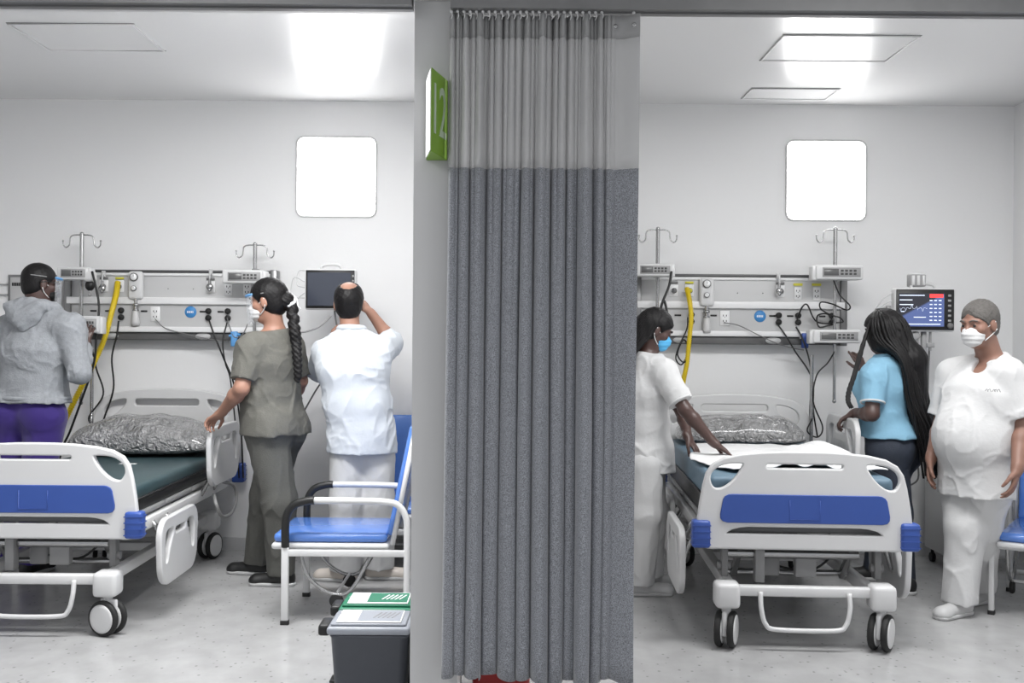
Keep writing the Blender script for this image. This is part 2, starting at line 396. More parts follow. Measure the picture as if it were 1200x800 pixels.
# ---------------------------------------------------------------- curtain
def curtain():
    t = thing('privacy_curtain', 'long grey hospital privacy curtain with pale net top, bunched beside the column', 'curtain', (.14, 3.72, 0))
    rnd = random.Random(3)
    x0, x1 = -.345, .345                      # bunched part then the single flat end panel
    N = 620
    # bunch: folds of varied width
    edges = [0, .055, .115, .20, .285, .385, .455, .545, .625, .685, .765, .83, .88, 1.0001]
    top_e = [0]
    while top_e[-1] < 1: top_e.append(top_e[-1]+rnd.uniform(.028, .046))
    def fold(s, E):
        for a, b in zip(E, E[1:]):
            if a <= s < b: return (s-a)/(b-a), .75+.25*math.sin(a*57), a
        return .5, .8, .9
    def shape(s, z):
        """s 0..1 across; returns x,y"""
        zz = (2.64-z)/2.42
        X = x0+(x1-x0)*s
        flat = 1/(1+math.exp((s-.855)*80))
        q, am, a0 = fold(min(max(s+.006*math.sin(zz*4+s*9)*zz, 0), .9999), edges)
        big = -.105*am*(math.sin(PI*q)**.8)*(.30+.70*min(1, zz*1.6)) + .045
        X -= .010*math.sin(2*PI*q)*flat*min(1, zz*1.6)
        q2, am2, _ = fold(s, top_e)
        small = -.034*am2*(math.sin(PI*q2)**.8)*max(.12, 1-zz*1.9)
        y = (big+small)*flat+.004*math.sin(s*37+zz*4)
        X += .006*math.sin(zz*4+s*8)*zz-.006*zz
        y += (1-flat)*(.016*math.sin((s-.85)*26+1.2*zz)+.012*math.sin(zz*5)*zz-.01)
        return X, y
    def sheet(name, za, zb, nz, m, dx=0, hem=False, yo=0):
        bm = bmesh.new(); rows = []
        for j in range(nz+1):
            row = []
            for i in range(N+1):
                s = i/N; z = za+(zb-za)*j/nz
                if hem: z += (.010*math.sin(s*31)+.009*(math.sin(s*7)))*j/nz
                if hem and s < .18 and s > .07: z += .014*j/nz
                x, y = shape(min(s, .9999), z); row.append(bm.verts.new((x+dx, y+yo, z)))
            rows.append(row)
        for a, b in zip(rows, rows[1:]):
            for i in range(N): f = bm.faces.new((a[i], a[i+1], b[i+1], b[i])); f.smooth = True
        me = bpy.data.meshes.new(name); bm.to_mesh(me); bm.free()
        o = link(name, me, m, t)
        so = o.modifiers.new('s', 'SOLIDIFY'); so.thickness = .0015
        return o
    sheet('cloth_panel', 2.07, .215, 30, M['curtain'], hem=True)
    sheet('net_panel', 2.56, 2.0705, 8, M['net'])
    sheet('top_hem', 2.628, 2.545, 3, M['nethem'], yo=-.002)
    # chain hooks into the track
    for k in range(26):
        s = .01+k*.033 if k < 25 else .97
        x, y = shape(s, 2.6)
        mb = MB(); mb.tube([(x, y*.4, 2.612), (x+.004, y*.2-.006, 2.622), (x, 0, 2.64), (x-.002, 0, 2.648)], .0022, 6, 3)
        mb.ball((x, 0, 2.638), .006, n=8); mb.build('hook', M['enamel'], t)
    for s in (.875, .97):
        x, y = shape(s, 2.59); mb = MB(); mb.lathe([(.004, -.002), (.008, -.002), (.008, .002), (.004, .002)], (x, y-.006, 2.588), 'Y', 12); mb.build('eyelet', M['steel'], t)
curtain()

# ---------------------------------------------------------------- number sign "12"
def sign():
    zb, zt = 2.11, 2.405
    A = Vector((-.292, 3.798)); B = Vector((-.212, 3.798)); T = Vector((-.260, 3.60))
    t = thing('number_sign', 'lime green wedge sign with the number 12 on the column', 'sign', (-.25, 3.798, zb))
    org = Vector((-.25, 3.798, zb))
    bm = bmesh.new()
    lo = [bm.verts.new(Vector((p.x, p.y, zb))-org) for p in (A, B, T)]; hi = [bm.verts.new(Vector((p.x, p.y, zt))-org) for p in (A, B, T)]
    bm.faces.new(lo); bm.faces.new(hi[::-1])
    for i in range(3): j = (i+1) % 3; bm.faces.new((lo[i], lo[j], hi[j], hi[i]))
    bmesh.ops.recalc_face_normals(bm, faces=bm.faces[:])
    bmesh.ops.bevel(bm, geom=bm.edges[:], offset=.002, segments=1, affect='EDGES')
    me = bpy.data.meshes.new('wedge_body'); bm.to_mesh(me); bm.free(); link('wedge_body', me, M['lime'], t)
    # pale left face
    def face_panel(name, P, Q, m, z0, z1, off, th=.003, u0=.04, u1=.96):
        d = (Q-P); n = Vector((d.y, -d.x)).normalized()
        a, b = P+d*u0, P+d*u1
        bm = bmesh.new(); vs_ = []
        for z in (z0, z1):
            for q, o_ in ((a, 0), (b, 0), (b, th), (a, th)): vs_.append(bm.verts.new(Vector((q.x+n.x*(off+o_), q.y+n.y*(off+o_), z))-org))
        for f in ((0, 1, 2, 3), (7, 6, 5, 4), (0, 4, 5, 1), (1, 5, 6, 2), (2, 6, 7, 3), (3, 7, 4, 0)): bm.faces.new([vs_[k] for k in f])
        bmesh.ops.recalc_face_normals(bm, faces=bm.faces[:])
        me = bpy.data.meshes.new(name); bm.to_mesh(me); bm.free(); return link(name, me, m, t)
    face_panel('pale_face', A, T, M['paper'], zb+.004, zt-.004, .0005)
    # digits on the right-hand face (T -> B)
    d = (B-T); n = Vector((d.y, -d.x)).normalized(); L = d.length
    X = Vector((d.x, d.y, 0)).normalized(); Nn = Vector((n.x, n.y, 0)); Z = Vector((0, 0, 1))
    cpt = Vector(((T.x+B.x)/2, (T.y+B.y)/2, (zb+zt)/2))-org+Nn*.0012
    R = Matrix((X, Z, Nn)).transposed().to_4x4()
    text_mesh('number', '12', .26, .0015, M['signgrey'], t, Matrix.Translation(cpt) @ R @ Matrix.Diagonal((.72, 1.0, 1, 1)) @ Matrix.Translation((-.02, 0, 0)))
sign()

# ---------------------------------------------------------------- hospital beds
def build_bed(name, label, loc, rz, iv_side, raised):
    t = thing(name, label, 'hospital bed', loc, rz, 'hospital beds')
    def mirror(P): return [(-x, z) for x, z in reversed(P)]
    half = [(.50, .474), (.498, .55), (.485, .66), (.468, .76), (.452, .82), (.425, .86), (.375, .888), (.30, .905), (.2, .916), (.1, .921)]
    outer = half+[(0, .922)]+mirror(half)
    slot = rrect(-.185, .842, .185, .876, .016)
    egg = smooth2([(.280, .868), (.33, .877), (.39, .866), (.436, .832), (.446, .785), (.42, .745), (.37, .752), (.315, .80)])
    low = [(-.375, .530), (.375, .530), (.365, .548), (.34, .564), (.30, .574), (.26, .578), (-.26, .578), (-.30, .574), (-.34, .564), (-.365, .548)]
    plate('footboard', [outer, slot, egg, mirror(egg), low], .036, M['plastic'], t, bevel=.008)
    p = plate('blue_panel', [[(-.36, .594), (.36, .594), (.38, .599), (.39, .612), (.391, .63), (.378, .70), (.370, .713), (.355, .721), (.34, .723), (-.34, .723), (-.355, .721), (-.370, .713), (-.378, .70), (-.391, .63), (-.39, .612), (-.38, .599)]], .01, M['blue'], t, bevel=.003)
    p.location.y = -.021
    mb = MB(); # faint moulded card holder on blue panel
    mb.tube([(-.07, 0, .70), (-.07, 0, .61), (.07, 0, .61), (.07, 0, .70)], .002, 6, 0); c = mb.build('card_holder', M['blue'], p); c.location.y = -.006
    # headboard
    hh = [(.49, .60), (.49, .88), (.475, .96), (.44, 1.02), (.37, 1.055), (.25, 1.078), (.12, 1.088)]
    ho = hh+[(0, 1.09)]+mirror(hh)
    h = plate('headboard', [ho, rrect(-.225, .975, .225, 1.035, .028), smooth2([(.27, 1.03), (.34, 1.025), (.41, .99), (.43, .93), (.40, .89), (.33, .93), (.28, .98)]),
                            mirror(smooth2([(.27, 1.03), (.34, 1.025), (.41, .99), (.43, .93), (.40, .89), (.33, .93), (.28, .98)]))], .036, M['plastic'], t, bevel=.008)
    h.location.y = 1.95
    for sx in (-1, 1):
        for y in (0, 1.95):
            mb = MB(); mb.b2((sx*.485-.04, y-.04, .47), (sx*.485+.045, y+.03, .60), .012)
            for k in range(4): mb.b2((sx*.485-.042, y-.042, .485+k*.03), (sx*.485+.047, y+.032, .489+k*.03))
            mb.build('corner_bumper', M['blue'], t)
    # upper frame + deck
    mb = MB()
    for sx in (-1, 1): mb.b2((sx*.43-.02, .02, .455), (sx*.43+.02, 1.93, .515), .006)
    for y in (.05, .7, 1.3, 1.91): mb.b2((-.42, y-.02, .455), (.42, y+.02, .505), .005)
    mb.build('upper_frame', M['enamel'], t)
    mb = MB()
    for a, b in ((.06, .62), (.64, 1.1), (1.12, 1.90)): mb.b2((-.43, a, .53), (.43, b, .56), .008)
    mb.b2((-.40, .08, .513), (-.36, 1.88, .53)); mb.b2((.36, .08, .513), (.40, 1.88, .53))
    mb.build('deck', M['grey'], t)
    # lower frame and lifting linkage
    mb = MB()
    for sx in (-1, 1): mb.b2((sx*.33-.025, 0, .235), (sx*.33+.025, 1.78, .29), .006)
    mb.b2((-.36, -.03, .246), (.36, .02, .294), .008); mb.b2((-.36, 1.72, .24), (.36, 1.77, .29), .006); mb.b2((-.33, .8, .24), (.33, .85, .285), .005)
    mb.build('lower_frame', M['enamel'], t)
    for y0, y1 in ((.35, .12), (1.45, 1.25)):
        mb = MB()
        for sx in (-1, 1): mb.box((sx*.27, (y0+y1)/2, .37), (.03, .035, .30), .005, rot=Matrix.Rotation(-math.atan2(y1-y0, .22), 3, 'X'))
        mb.cyl((-.38, y1, .455), (.38, y1, .455), .018); mb.cyl((-.3, y0, .28), (.3, y0, .28), .016)
        mb.build('lift_linkage', M['steel'], t)
    mb = MB(); mb.cyl((-.36, .16, .41), (.30, .16, .41), .022, n=14); mb.build('torsion_tube', M['steel'], t)
    mb = MB(); mb.cyl((-.1, .35, .33), (-.05, 1.0, .40), .028); mb.box((-.1, .32, .33), (.09, .14, .10), .01); mb.cyl((.12, .9, .30), (.10, 1.5, .42), .022)
    mb.box((.05, .18, .36), (.10, .05, .12), .005); mb.box((-.18, .14, .36), (.045, .06, .16), .004)
    mb.build('actuator', M['grey'], t)
    for sgn in (-1, 1):
        mb = MB(); mb.b2((sgn*.36-.015, .04, .32), (sgn*.36+.015, .10, .47), .004); mb.cyl((sgn*.36-.03, .07, .37), (sgn*.36+.03, .07, .37), .02)
        mb.build('bracket', M['midgrey'], t)
    mb = MB(); mb.tube([(-.25, .3, .45), (-.1, .28, .34), (.1, .27, .31), (.22, .3, .40), (.25, .5, .45)], .006)
    mb.build('power_cable', M['black'], t)
    mb = MB(); mb.tube([(-.205, -.035, .27), (-.205, -.05, .20), (-.185, -.055, .125), (-.13, -.056, .10), (.13, -.056, .10), (.185, -.055, .125), (.205, -.05, .20), (.205, -.035, .27)], .0115, 10, 5)
    mb.build('foot_pedal_bar', M['enamel'], t)
    # casters
    for k, (x, y, a) in enumerate(((-.36, -.01, -.35), (.36, -.01, -.55 if rz else 1.2), (-.36, 1.72, .4), (.36, 1.72, -.3))):
        mb = MB(); mb.b2((x-.058, y-.06, .192), (x+.058, y+.06, .312), .022, 3)
        hs = mb.build('caster_housing', M['plastic'], t)
        c = bpy.data.objects.new('caster', None); C.objects.link(c); c.parent = t; c.location = (x, y, 0); c.rotation_euler.z = a
        mb = MB(); mb.cyl((0, 0, .14), (0, 0, .20), .022); mb.b2((-.012, -.055, .06), (.012, .04, .178), .01)
        mb.build('fork', M['enamel'], c)
        for sx in (-1, 1):
            mb = MB()
            mb.m(M['rubber']); mb.lathe([(.066, -.016), (.080, -.014), (.086, -.006), (.086, .006), (.080, .014), (.066, .016)], (sx*.03, 0, .087), 'X', 32)
            mb.m(M['plastic']); mb.lathe([(.0, -.019), (.055, -.0195), (.069, -.017), (.069, .017), (.055, .0195), (.0, .019)], (sx*.03, 0, .087), 'X', 32)
            mb.build('wheel', None, c)
    # side rails
    def rail(sx, y0, z0, ln, ht, xo=None):
        o_ = rrect(0, 0, ln, ht, .10, 8); o_ = [(x+(.03*(ht-z)/ht if x < ln/2 else -.03*(ht-z)/ht), z) for x, z in o_]
        s1 = smooth2([(.065, .12), (.09, .10), (.12, .12), (.14, ht*.5), (.19, ht-.10), (.20, ht-.06), (.15, ht-.045), (.08, ht-.06), (.06, ht-.12)], 3)
        s2 = [(ln-x, z) for x, z in reversed(s1)]
        s3 = rrect(.22, ht-.10, ln-.22, ht-.055, .018)
        R = Matrix.Rotation(PI/2, 4, 'Z')
        r = plate('side_rail', [o_, s1, s2, s3], .032, M['plastic'], t, bevel=.008, M4=R)
        r.location = (sx*(xo or .545), y0, z0); r.rotation_euler.x = 0
        mb = MB(); mb.b2((-.02 if sx > 0 else .017, .2, ht*.30), (-.017 if sx > 0 else .02, ln-.2, ht*.6)); mb.build('grip_panel', M['offwhite'], r)
        for yy in (.2, ln-.2):
            zt = .49-z0; mb = MB()
            mb.tube([(-sx*.02, yy, ht*.35), (-sx*.05, yy, (ht*.35+zt)/2), (-sx*.1, yy, zt)], .013, 8, 3)
            mb.build('rail_arm', M['steel'], r)
        return r
    rail(-1, .16, .185, .62, .33); rail(1, .16, .185, .62, .33)
    for sx in ((-1, 1) if rz else (1,)): rail(sx, 1.02, (.655 if rz else .565) if sx in raised else .20, .66, .34, None if sx in raised else .50)
    # tubing loop (pull-down cord) beneath the head rail
    mb = MB(); mb.tube([(.53, 1.35, .56), (.56, 1.55, .50), (.565, 1.58, .40), (.565, 1.45, .34), (.565, 1.25, .36), (.56, 1.15, .44), (.53, 1.2, .50)], .011, 8, 6); mb.build('release_cable', M['grey'], t)
    # IV pole at the head corner
    mb = MB(); mb.cyl((iv_side*.49, 1.89, .47), (iv_side*.49, 1.89, 1.36), .012); mb.b2((iv_side*.49-.02, 1.87, .47), (iv_side*.49+.02, 1.91, .53))
    mb.build('pole', M['steel'], t)
    return t
bedL = build_bed('hospital_bed', 'white hospital bed in left bay with dark teal mattress, footboard cut by photo edge', (-2.27, 4.98, 0), 0, -1, (1,))
bedR = build_bed('hospital_bed', 'white hospital bed in right bay with white sheet, whole footboard in view', (1.425, 4.84, 0), -.055, 1, (1,))

def mattress(bed, m, label, top=.70):
    t = thing('mattress', label, 'mattress', bed.location, bed.rotation_euler.z)
    t.location.z = .56
    h = top-.56
    mb = MB(); mb.b2((-.43, .05, 0), (.43, 1.90, h*.45), .02, 3); mb.build('base_layer', M['blackvinyl'], t)
    mb = MB(); mb.b2((-.435, .05, h*.45), (.435, 1.90, h), .028, 4); o = mb.build('cover', m, t)
    mb = MB(); mb.tube([(-.437, .08, h*.5), (-.437, 1.86, h*.5)], .004, 6, 0); mb.tube([(.437, .08, h*.5), (.437, 1.86, h*.5)], .004, 6, 0); mb.tube([(-.42, .05, h*.5), (.42, .05, h*.5)], .004, 6, 0)
    mb.build('piping', M['black'], t)
    return t
mL = mattress(bedL, M['teal'], 'dark teal vinyl mattress with black sides on the left bed', .70)
mR = mattress(bedR, M['bluegrey'], 'blue grey mattress partly under a white sheet on the right bed', .80)
mb = MB(); mb.b2((.02, 1.02, .1405), (.12, 1.05, .1415)); mb.build('care_label', M['paper'], mL)

def noise3(x, y, z, f, seed):
    return (np.sin(x*f*1.0+seed+1.7*np.sin(y*f*.7+seed*2))+np.sin(y*f*1.3+seed*3+1.3*np.sin(z*f*.9))+np.sin(z*f*1.1+seed*5+1.5*np.sin(x*f*.8)))/3
def pillow(bed, label, y, x, z, w_, d_, h_, rz, seed):
    bm = bmesh.new(); nu, nv = 60, 36
    def pt(i, j, s):
        u = -1+2*i/nu; v = -1+2*j/nv
        e = max(0, (1-abs(u)**2.6))*max(0, (1-abs(v)**2.6))
        hh = h_*(e**.42)
        x_, y_ = u*w_*(1-.05*v*v), v*d_*(1-.07*u*u)
        cr = float(noise3(x_, y_, 0, 13, seed))*.016+float(noise3(x_, y_, 1, 31, seed+1))*.009+abs(float(noise3(x_, y_, 2, 21, seed+4)))*.012
        zz = hh*.78+cr*e**.3 if s > 0 else -hh*.22
        return (x_, y_, zz+h_*.24)
    top = [[bm.verts.new(pt(i, j, 1)) for j in range(nv+1)] for i in range(nu+1)]
    bot = [[(top[i][j] if i in (0, nu) or j in (0, nv) else bm.verts.new(pt(i, j, -1))) for j in range(nv+1)] for i in range(nu+1)]
    for i in range(nu):
        for j in range(nv):
            for G, fl in ((top, 0), (bot, 1)):
                q = [G[i][j], G[i+1][j], G[i+1][j+1], G[i][j+1]]
                f = bm.faces.new(q[::-1] if fl else q); f.smooth = True
    bmesh.ops.recalc_face_normals(bm, faces=bm.faces[:])
    me = bpy.data.meshes.new('pillow'); bm.to_mesh(me); bm.free()
    t = link('pillow', me, M['wrap'])
    R = Matrix.Rotation(bed.rotation_euler.z, 3, 'Z')
    p = R @ Vector((x, y, 0)); t.location = Vector(bed.location)+p+Vector((0, 0, z)); t.rotation_euler.z = bed.rotation_euler.z+rz
    tag(t, label, 'pillow', 'plastic wrapped pillows'); return t
pillow(bedL, 'clear plastic wrapped grey pillow on the dark teal mattress', 1.58, .0, .70, .45, .28, .24, .03, 1)
pillow(bedR, 'clear plastic wrapped grey pillow at head of the right bed, above white sheet', 1.66, -.02, .80, .40, .24, .17, -.04, 5)

# white sheet over the right mattress
def sheet():
    bm = bmesh.new(); nx, ny = 60, 60; V = []
    top = .802
    for i in range(nx+1):
        col = []
        for j in range(ny+1):
            u = i/nx; v = j/ny
            x = -.30+u*.74-.10*math.sin(v*5)*(1-u)-(1-u)*.15*v; y = .16+v*1.25
            z = top+.016+.010*float(noise3(x, y, 0, 14, 2))+.006*float(noise3(x, y, 0, 30, 4))
            rr = math.exp(-((x-.05)/.26)**2-((y-.24)/.11)**2)*.045+math.exp(-((x-.28)/.16)**2-((y-.95)/.2)**2)*.05
            z += rr*(1+.4*math.sin(x*40+y*20))
            col.append(bm.verts.new((x, y, max(z, top+.003))))
        V.append(col)
    for i in range(nx):
        for j in range(ny): f = bm.faces.new((V[i][j], V[i+1][j], V[i+1][j+1], V[i][j+1])); f.smooth = True
    me = bpy.data.meshes.new('bed_sheet'); bm.to_mesh(me); bm.free()
    o = link('bed_sheet', me, M['sheet']); so = o.modifiers.new('s', 'SOLIDIFY'); so.thickness = .004; so.offset = 1
    o.location = bedR.location; o.rotation_euler.z = bedR.rotation_euler.z
    tag(o, 'rumpled white bed sheet being spread over the right bed', 'sheet')
sheet()
def crumple(name, label, cat, loc, sx, sy, sz, m, seed):
    mb = MB(); mb.ball((0, 0, 0), 1, (sx, sy, sz), 40); o = mb.build(name, m)
    for v in o.data.vertices:
        n_ = float(noise3(v.co.x, v.co.y, v.co.z, 38, seed))+.6*float(noise3(v.co.x, v.co.y, v.co.z, 80, seed+2))
        k = 1+.28*n_; v.co.x *= k; v.co.y *= k; v.co.z = max(v.co.z*(1+.4*n_), -sz*.45)
    o.location = loc; return tag(o, label, cat)
crumple('folded_cloth', 'crumpled white cloth lying on foot end of the left bed', 'cloth', (-2.39, 5.18, .727), .16, .10, .05, M['sheet'], 3)

# ---------------------------------------------------------------- headwall units
def socket(t, x, z, w_, h_, col='plate', kind=0, label=None):
    """plate with its outlet holes"""
    mb = MB(); mb.m(M[col]); mb.b2((x-w_/2, -.106, z-h_/2), (x+w_/2, -.1005, z+h_/2), .002, 1)
    mb.m(M['black'])
    for dz in (-.018, .018):
        for dx in (-.01, .01): mb.b2((x+dx-.0025, -.1075, z+dz-.006), (x+dx+.0025, -.1055, z+dz+.006))
        mb.ball((x, -.1065, z+dz-.010), .003, n=6)
    return mb.build('outlet', None, t)
def round_port(t, x, z, m, tabc=None):
    mb = MB(); mb.m(M['plate']); mb.b2((x-.03, -.108, z-.045), (x+.03, -.1005, z+.035), .003, 1)
    mb.m(M['steel']); mb.lathe([(.0, 0), (.018, 0), (.018, .02), (.012, .026), (0, .026)], (x, -.134, z-.008), 'Y', 16)
    mb.m(m); mb.b2((x-.028, -.1095, z+.040), (x+.028, -.1005, z+.055), .002, 1); mb.ball((x, -.140, z-.008), .015, n=10)
    return mb.build('gas_port', None, t)
def headwall(xc, label):
    t = thing('headwall_panel', label, 'headwall', (xc, YB, 0), 0, 'bed headwall panels')
    w_ = .69
    mb = MB(); mb.b2((-w_, -.10, 1.495), (w_, -.001, 1.875), .004); mb.build('body', M['panel'], t)
    for nm, z0, z1, d_, m in (('top_rail', 1.876, 1.895, .115, 'dark_alu'), ('upper_trim', 1.855, 1.8755, .112, 'rail'), ('middle_rail', 1.665, 1.712, .125, 'rail'),
                              ('lower_ledge', 1.478, 1.515, .135, 'rail'), ('dark_band', 1.425, 1.4775, .11, 'band')):
        mb = MB(); mb.b2((-w_-.005, -d_, z0), (w_+.005, -.001, z1), .005); mb.build(nm, M[m], t)
    mb = MB()
    for x in (-.40, .30): mb.lathe([(0, 0), (.055, 0), (.06, .004), (0, .004)], (0, 0, 0), 'Y', 24)
    mb.bm.free()
    for x in (-.40, .22):
        mb = MB(); mb.lathe([(0, 0), (.05, 0), (.052, .005), (0, .005)], (0, 0, 0), 'Y', 24); o = mb.build('oval_cap', M['offwhite'], t)
        o.scale = (1, 1, .45); o.location = (x, -.1155, 1.452)
    for sx in (-1, 1):
        mb = MB(); mb.b2((sx*w_-.022, -.122, 1.42), (sx*w_+.022, -.02, 1.90), .004); mb.build('end_post', M['alu'], t)
    # upper channel fittings
    for x, m in ((-.45, 'midgrey'), (-.345, 'label_y'), (.265, 'midgrey'), (.385, 'label_y'), (.51, 'label_y')):
        if m == 'label_y' and x > 0: socket(t, x, 1.77, .05, .085); mb = MB(); mb.b2((x-.03, -.107, 1.822), (x+.03, -.1005, 1.838)); mb.build('gas_label', M['label_y'], t)
        else: round_port(t, x, 1.79, M[m])
    # lower channel fittings
    for x in (-.52, -.42, -.18, .215, .335, .55): 
        mb = MB(); mb.b2((x-.022, -.105, 1.612), (x+.022, -.1005, 1.624), .002, 1); mb.build('label_strip', M['black'], t)
    socket(t, -.105, 1.60, .065, .10)
    mb = MB(); mb.lathe([(0, 0), (.037, 0), (.04, .004), (0, .004)], (.132, -.105, 1.615), 'Y', 24); mb.build('blue_sticker', M['bluesticker'], t)
    mb = MB()
    for k in range(5): mb.b2((.110+k*.009, -.1065, 1.608), (.115+k*.009, -.1048, 1.622))
    mb.build('sticker_print', M['paper'], t)
    for x in (-.33, .255, .385, .61):
        for dz in (.022, -.024):
            mb = MB(); mb.lathe([(0, 0), (.02, 0), (.02, .012), (.012, .02), (0, .02)], (x, -.121, 1.60+dz), 'Y', 16); mb.build('plug_socket', M['rubber'], t)
    for x in (-.02, .15):
        mb = MB(); mb.lathe([(0, 0), (.004, 0), (.004, .003), (0, .003)], (x, -.104, 1.77), 'Y', 8); mb.build('screw', M['midgrey'], t)
    return t
HL = headwall(-2.235, 'grey medical service panel with outlets on back wall of left bay')
HR = headwall(1.59, 'grey medical service panel with outlets on back wall of right bay')

def iv_pole(px, ytop, ybot, d, label):
    a = at(px, ytop, d); b = at(px, ybot, d); x = a.x
    t = thing('iv_pole', label, 'pole', (x, d, b.z), 0, 'hooked steel poles on the headwalls')
    H = a.z-b.z
    mb = MB(); mb.cyl((0, 0, 0), (0, 0, H), .0105, n=14); mb.cyl((0, 0, H-.35), (0, 0, H), .013); mb.ball((0, 0, H), .014); mb.ball((0, 0, 0), .014)
    mb.build('pole', M['steel'], t)
    for s in (-1, 1):
        mb = MB(); mb.tube([(0, 0, H-.006), (s*.05, 0, H-.008), (s*.075, 0, H-.02), (s*.08, 0, H-.05), (s*.085, 0, H-.075), (s*.105, 0, H-.09), (s*.122, 0, H-.075), (s*.125, 0, H-.048)], .0045, 8, 4)
        mb.ball((s*.125, 0, H-.046), .007, n=8); mb.build('hook', M['steel'], t)
    mb = MB()
    for z in (1.885, 1.45):
        if z > b.z+.02: mb.b2((-.018, -.014, z-b.z-.018), (.018, .07, z-b.z+.018), .004)
    mb.build('rail_clamp', M['midgrey'], t)
    return t
PD = YB-.19
P1 = iv_pole(96, 274, 472, PD, 'steel hooked pole standing up beside hooded man, leftmost of the four')
P2 = iv_pole(299, 286, 398, PD, 'steel hooked pole rising above the head of the grey scrubs woman')
P3 = iv_pole(771, 268, 420, PD, 'steel hooked pole just right of the curtain, behind the long haired nurse')
P4 = iv_pole(979, 268, 470, PD, 'steel hooked pole under right window, carrying two infusion pumps')

def pump(px, py, d, wpx, hpx, label, clamp=-1, rz=0, screen=True):
    """px,py = centre of the front face in the photo"""
    c = at(px, py, d); s = F/d; w_, h_ = wpx/s, hpx/s
    t = thing('infusion_pump', label, 'infusion pump', c, rz, 'white infusion pumps')
    mb = MB(); mb.b2((-w_/2, 0, -h_/2), (w_/2, .12, h_/2), .012, 3); mb.build('case', M['plastic'], t)
    mb = MB(); mb.b2((-w_*.36, -.003, -h_*.32), (w_*.44, .002, h_*.33), .002, 1); mb.build('front_panel', M['grey'], t)
    mb = MB(); mb.b2((-w_*.33, -.005, -h_*.22), (-w_*.02, -.002, h_*.24), .001, 1); mb.build('display', M['display'], t)
    mb = MB()
    for i in range(4):
        for j in range(2): mb.box((w_*(.05+i*.09), -.004, h_*(.12-j*.22)), (w_*.06, .004, h_*.14), .001, 1)
    mb.build('key', M['keys'], t)
    mb = MB(); mb.b2((clamp*w_/2-.02, .01, -h_*.55), (clamp*w_/2+.02, .09, h_*.45), .008, 2); mb.build('side_cap', M['enamel'], t)
    mb = MB(); mb.b2((-.02, .119, -.02), (.02, PD-d, .02)); mb.build('pole_clamp', M['midgrey'], t)
    return t
PF = PD-.155
pump(84, 320, PF, 36, 15, 'infusion pump behind right side of hooded man\'s head', 1)
pump(98, 380, PF-.13, 34, 20, 'infusion pump the hooded man is pressing with his finger', 1)
pump(284, 324, PF, 48, 16, 'infusion pump just above the blue visor of the grey scrubs woman', 1)
pump(766, 316, PF, 44, 15, 'infusion pump right at the edge of the curtain', 1)
pump(984, 319, PF, 56, 17, 'upper infusion pump on the pole below the right window', -1)
pump(981, 394, PF, 56, 16, 'lower infusion pump on the pole below the right window', -1)
# hand-held sensor docks hanging from left pole
def dock(px, py, d, label):
    c = at(px, py, d); t = thing('pump_drive_head', label, 'medical device', c)
    mb = MB(); mb.b2((-.035, 0, -.02), (.035, .08, .05), .02, 3); mb.build('shell', M['enamel'], t)
    mb = MB(); mb.ball((0, .04, -.045), .032, (1, .8, 1.1)); mb.build('lower_bowl', M['black'], t)
    mb = MB(); mb.cyl((0, .04, -.075), (0, .04, -.10), .008); mb.ball((0, .04, -.105), .012); mb.build('nozzle', M['grey'], t)
dock(102.5, 326, PF-.0, 'white device with black round bowl on leftmost hooked pole')

def flowmeter(px, py, label):
    c = at(px, py, YB-.15); t = thing('gas_regulator', label, 'regulator', c, 0, 'white wall gas regulators')
    mb = MB(); mb.b2((-.05, 0, -.13), (.05, .045, .06), .03, 4); mb.build('shell', M['plastic'], t)
    for z, r in ((.02, .028), (-.055, .018)):
        mb = MB(); mb.m(M['midgrey']); mb.lathe([(0, 0), (r, 0), (r, .012), (0, .012)], (-.005, -.012, z), 'Y', 20)
        mb.m(M['paper']); mb.lathe([(0, 0), (r*.78, 0), (r*.78, .003), (0, .003)], (-.005, -.015, z), 'Y', 20)
        mb.m(M['black']); mb.b2((-.006, -.0165, z), (-.004, -.015, z+r*.6)); mb.build('gauge', None, t)
    mb = MB(); mb.cyl((0, .02, -.12), (0, .02, -.20), .012); mb.ball((0, .02, -.165), .02, (1.2, 1, .6)); mb.ball((0, .02, -.20), .018, (1.3, 1, .5)); mb.build('valve', M['steel'], t)
    mb = MB(); mb.lathe([(.0, -.10), (.026, -.10), (.028, -.08), (.02, -.01), (.012, 0), (0, 0)], (0, .02, -.205), 'Z', 16); mb.build('humidifier_cup', M['offwhite'], t)
flowmeter(158, 328, 'white gas regulator with two round gauges on left service panel')
flowmeter(829, 336, 'white gas regulator with two round gauges on right service panel')
def vac(px, py, label):
    c = at(px, py, YB-.14); t = thing('outlet_adapter', label, 'adapter', c)
    mb = MB(); mb.lathe([(0, 0), (.02, 0), (.024, .012), (.016, .03), (0, .03)], (0, -.02, 0), 'Y', 16); mb.cyl((0, -.005, 0), (0, -.005, .05), .009); mb.ball((0, -.01, -.02), .013); mb.build('connector', M['steel'], t)
    mb = MB(); mb.tube([(0, -.005, .05), (0, 0, .09), (.0, .03, .115)], .006); mb.b2((-.012, .01, .08), (.012, .03, .12), .003); mb.build('hanger', M['offwhite'], t)
vac(246, 336, 'chrome gas outlet adapter near middle of left service panel')
vac(913, 341, 'chrome gas outlet adapter near middle of right service panel')
vac(120, 338, 'chrome gas outlet adapter beside the yellow hose of left service panel')

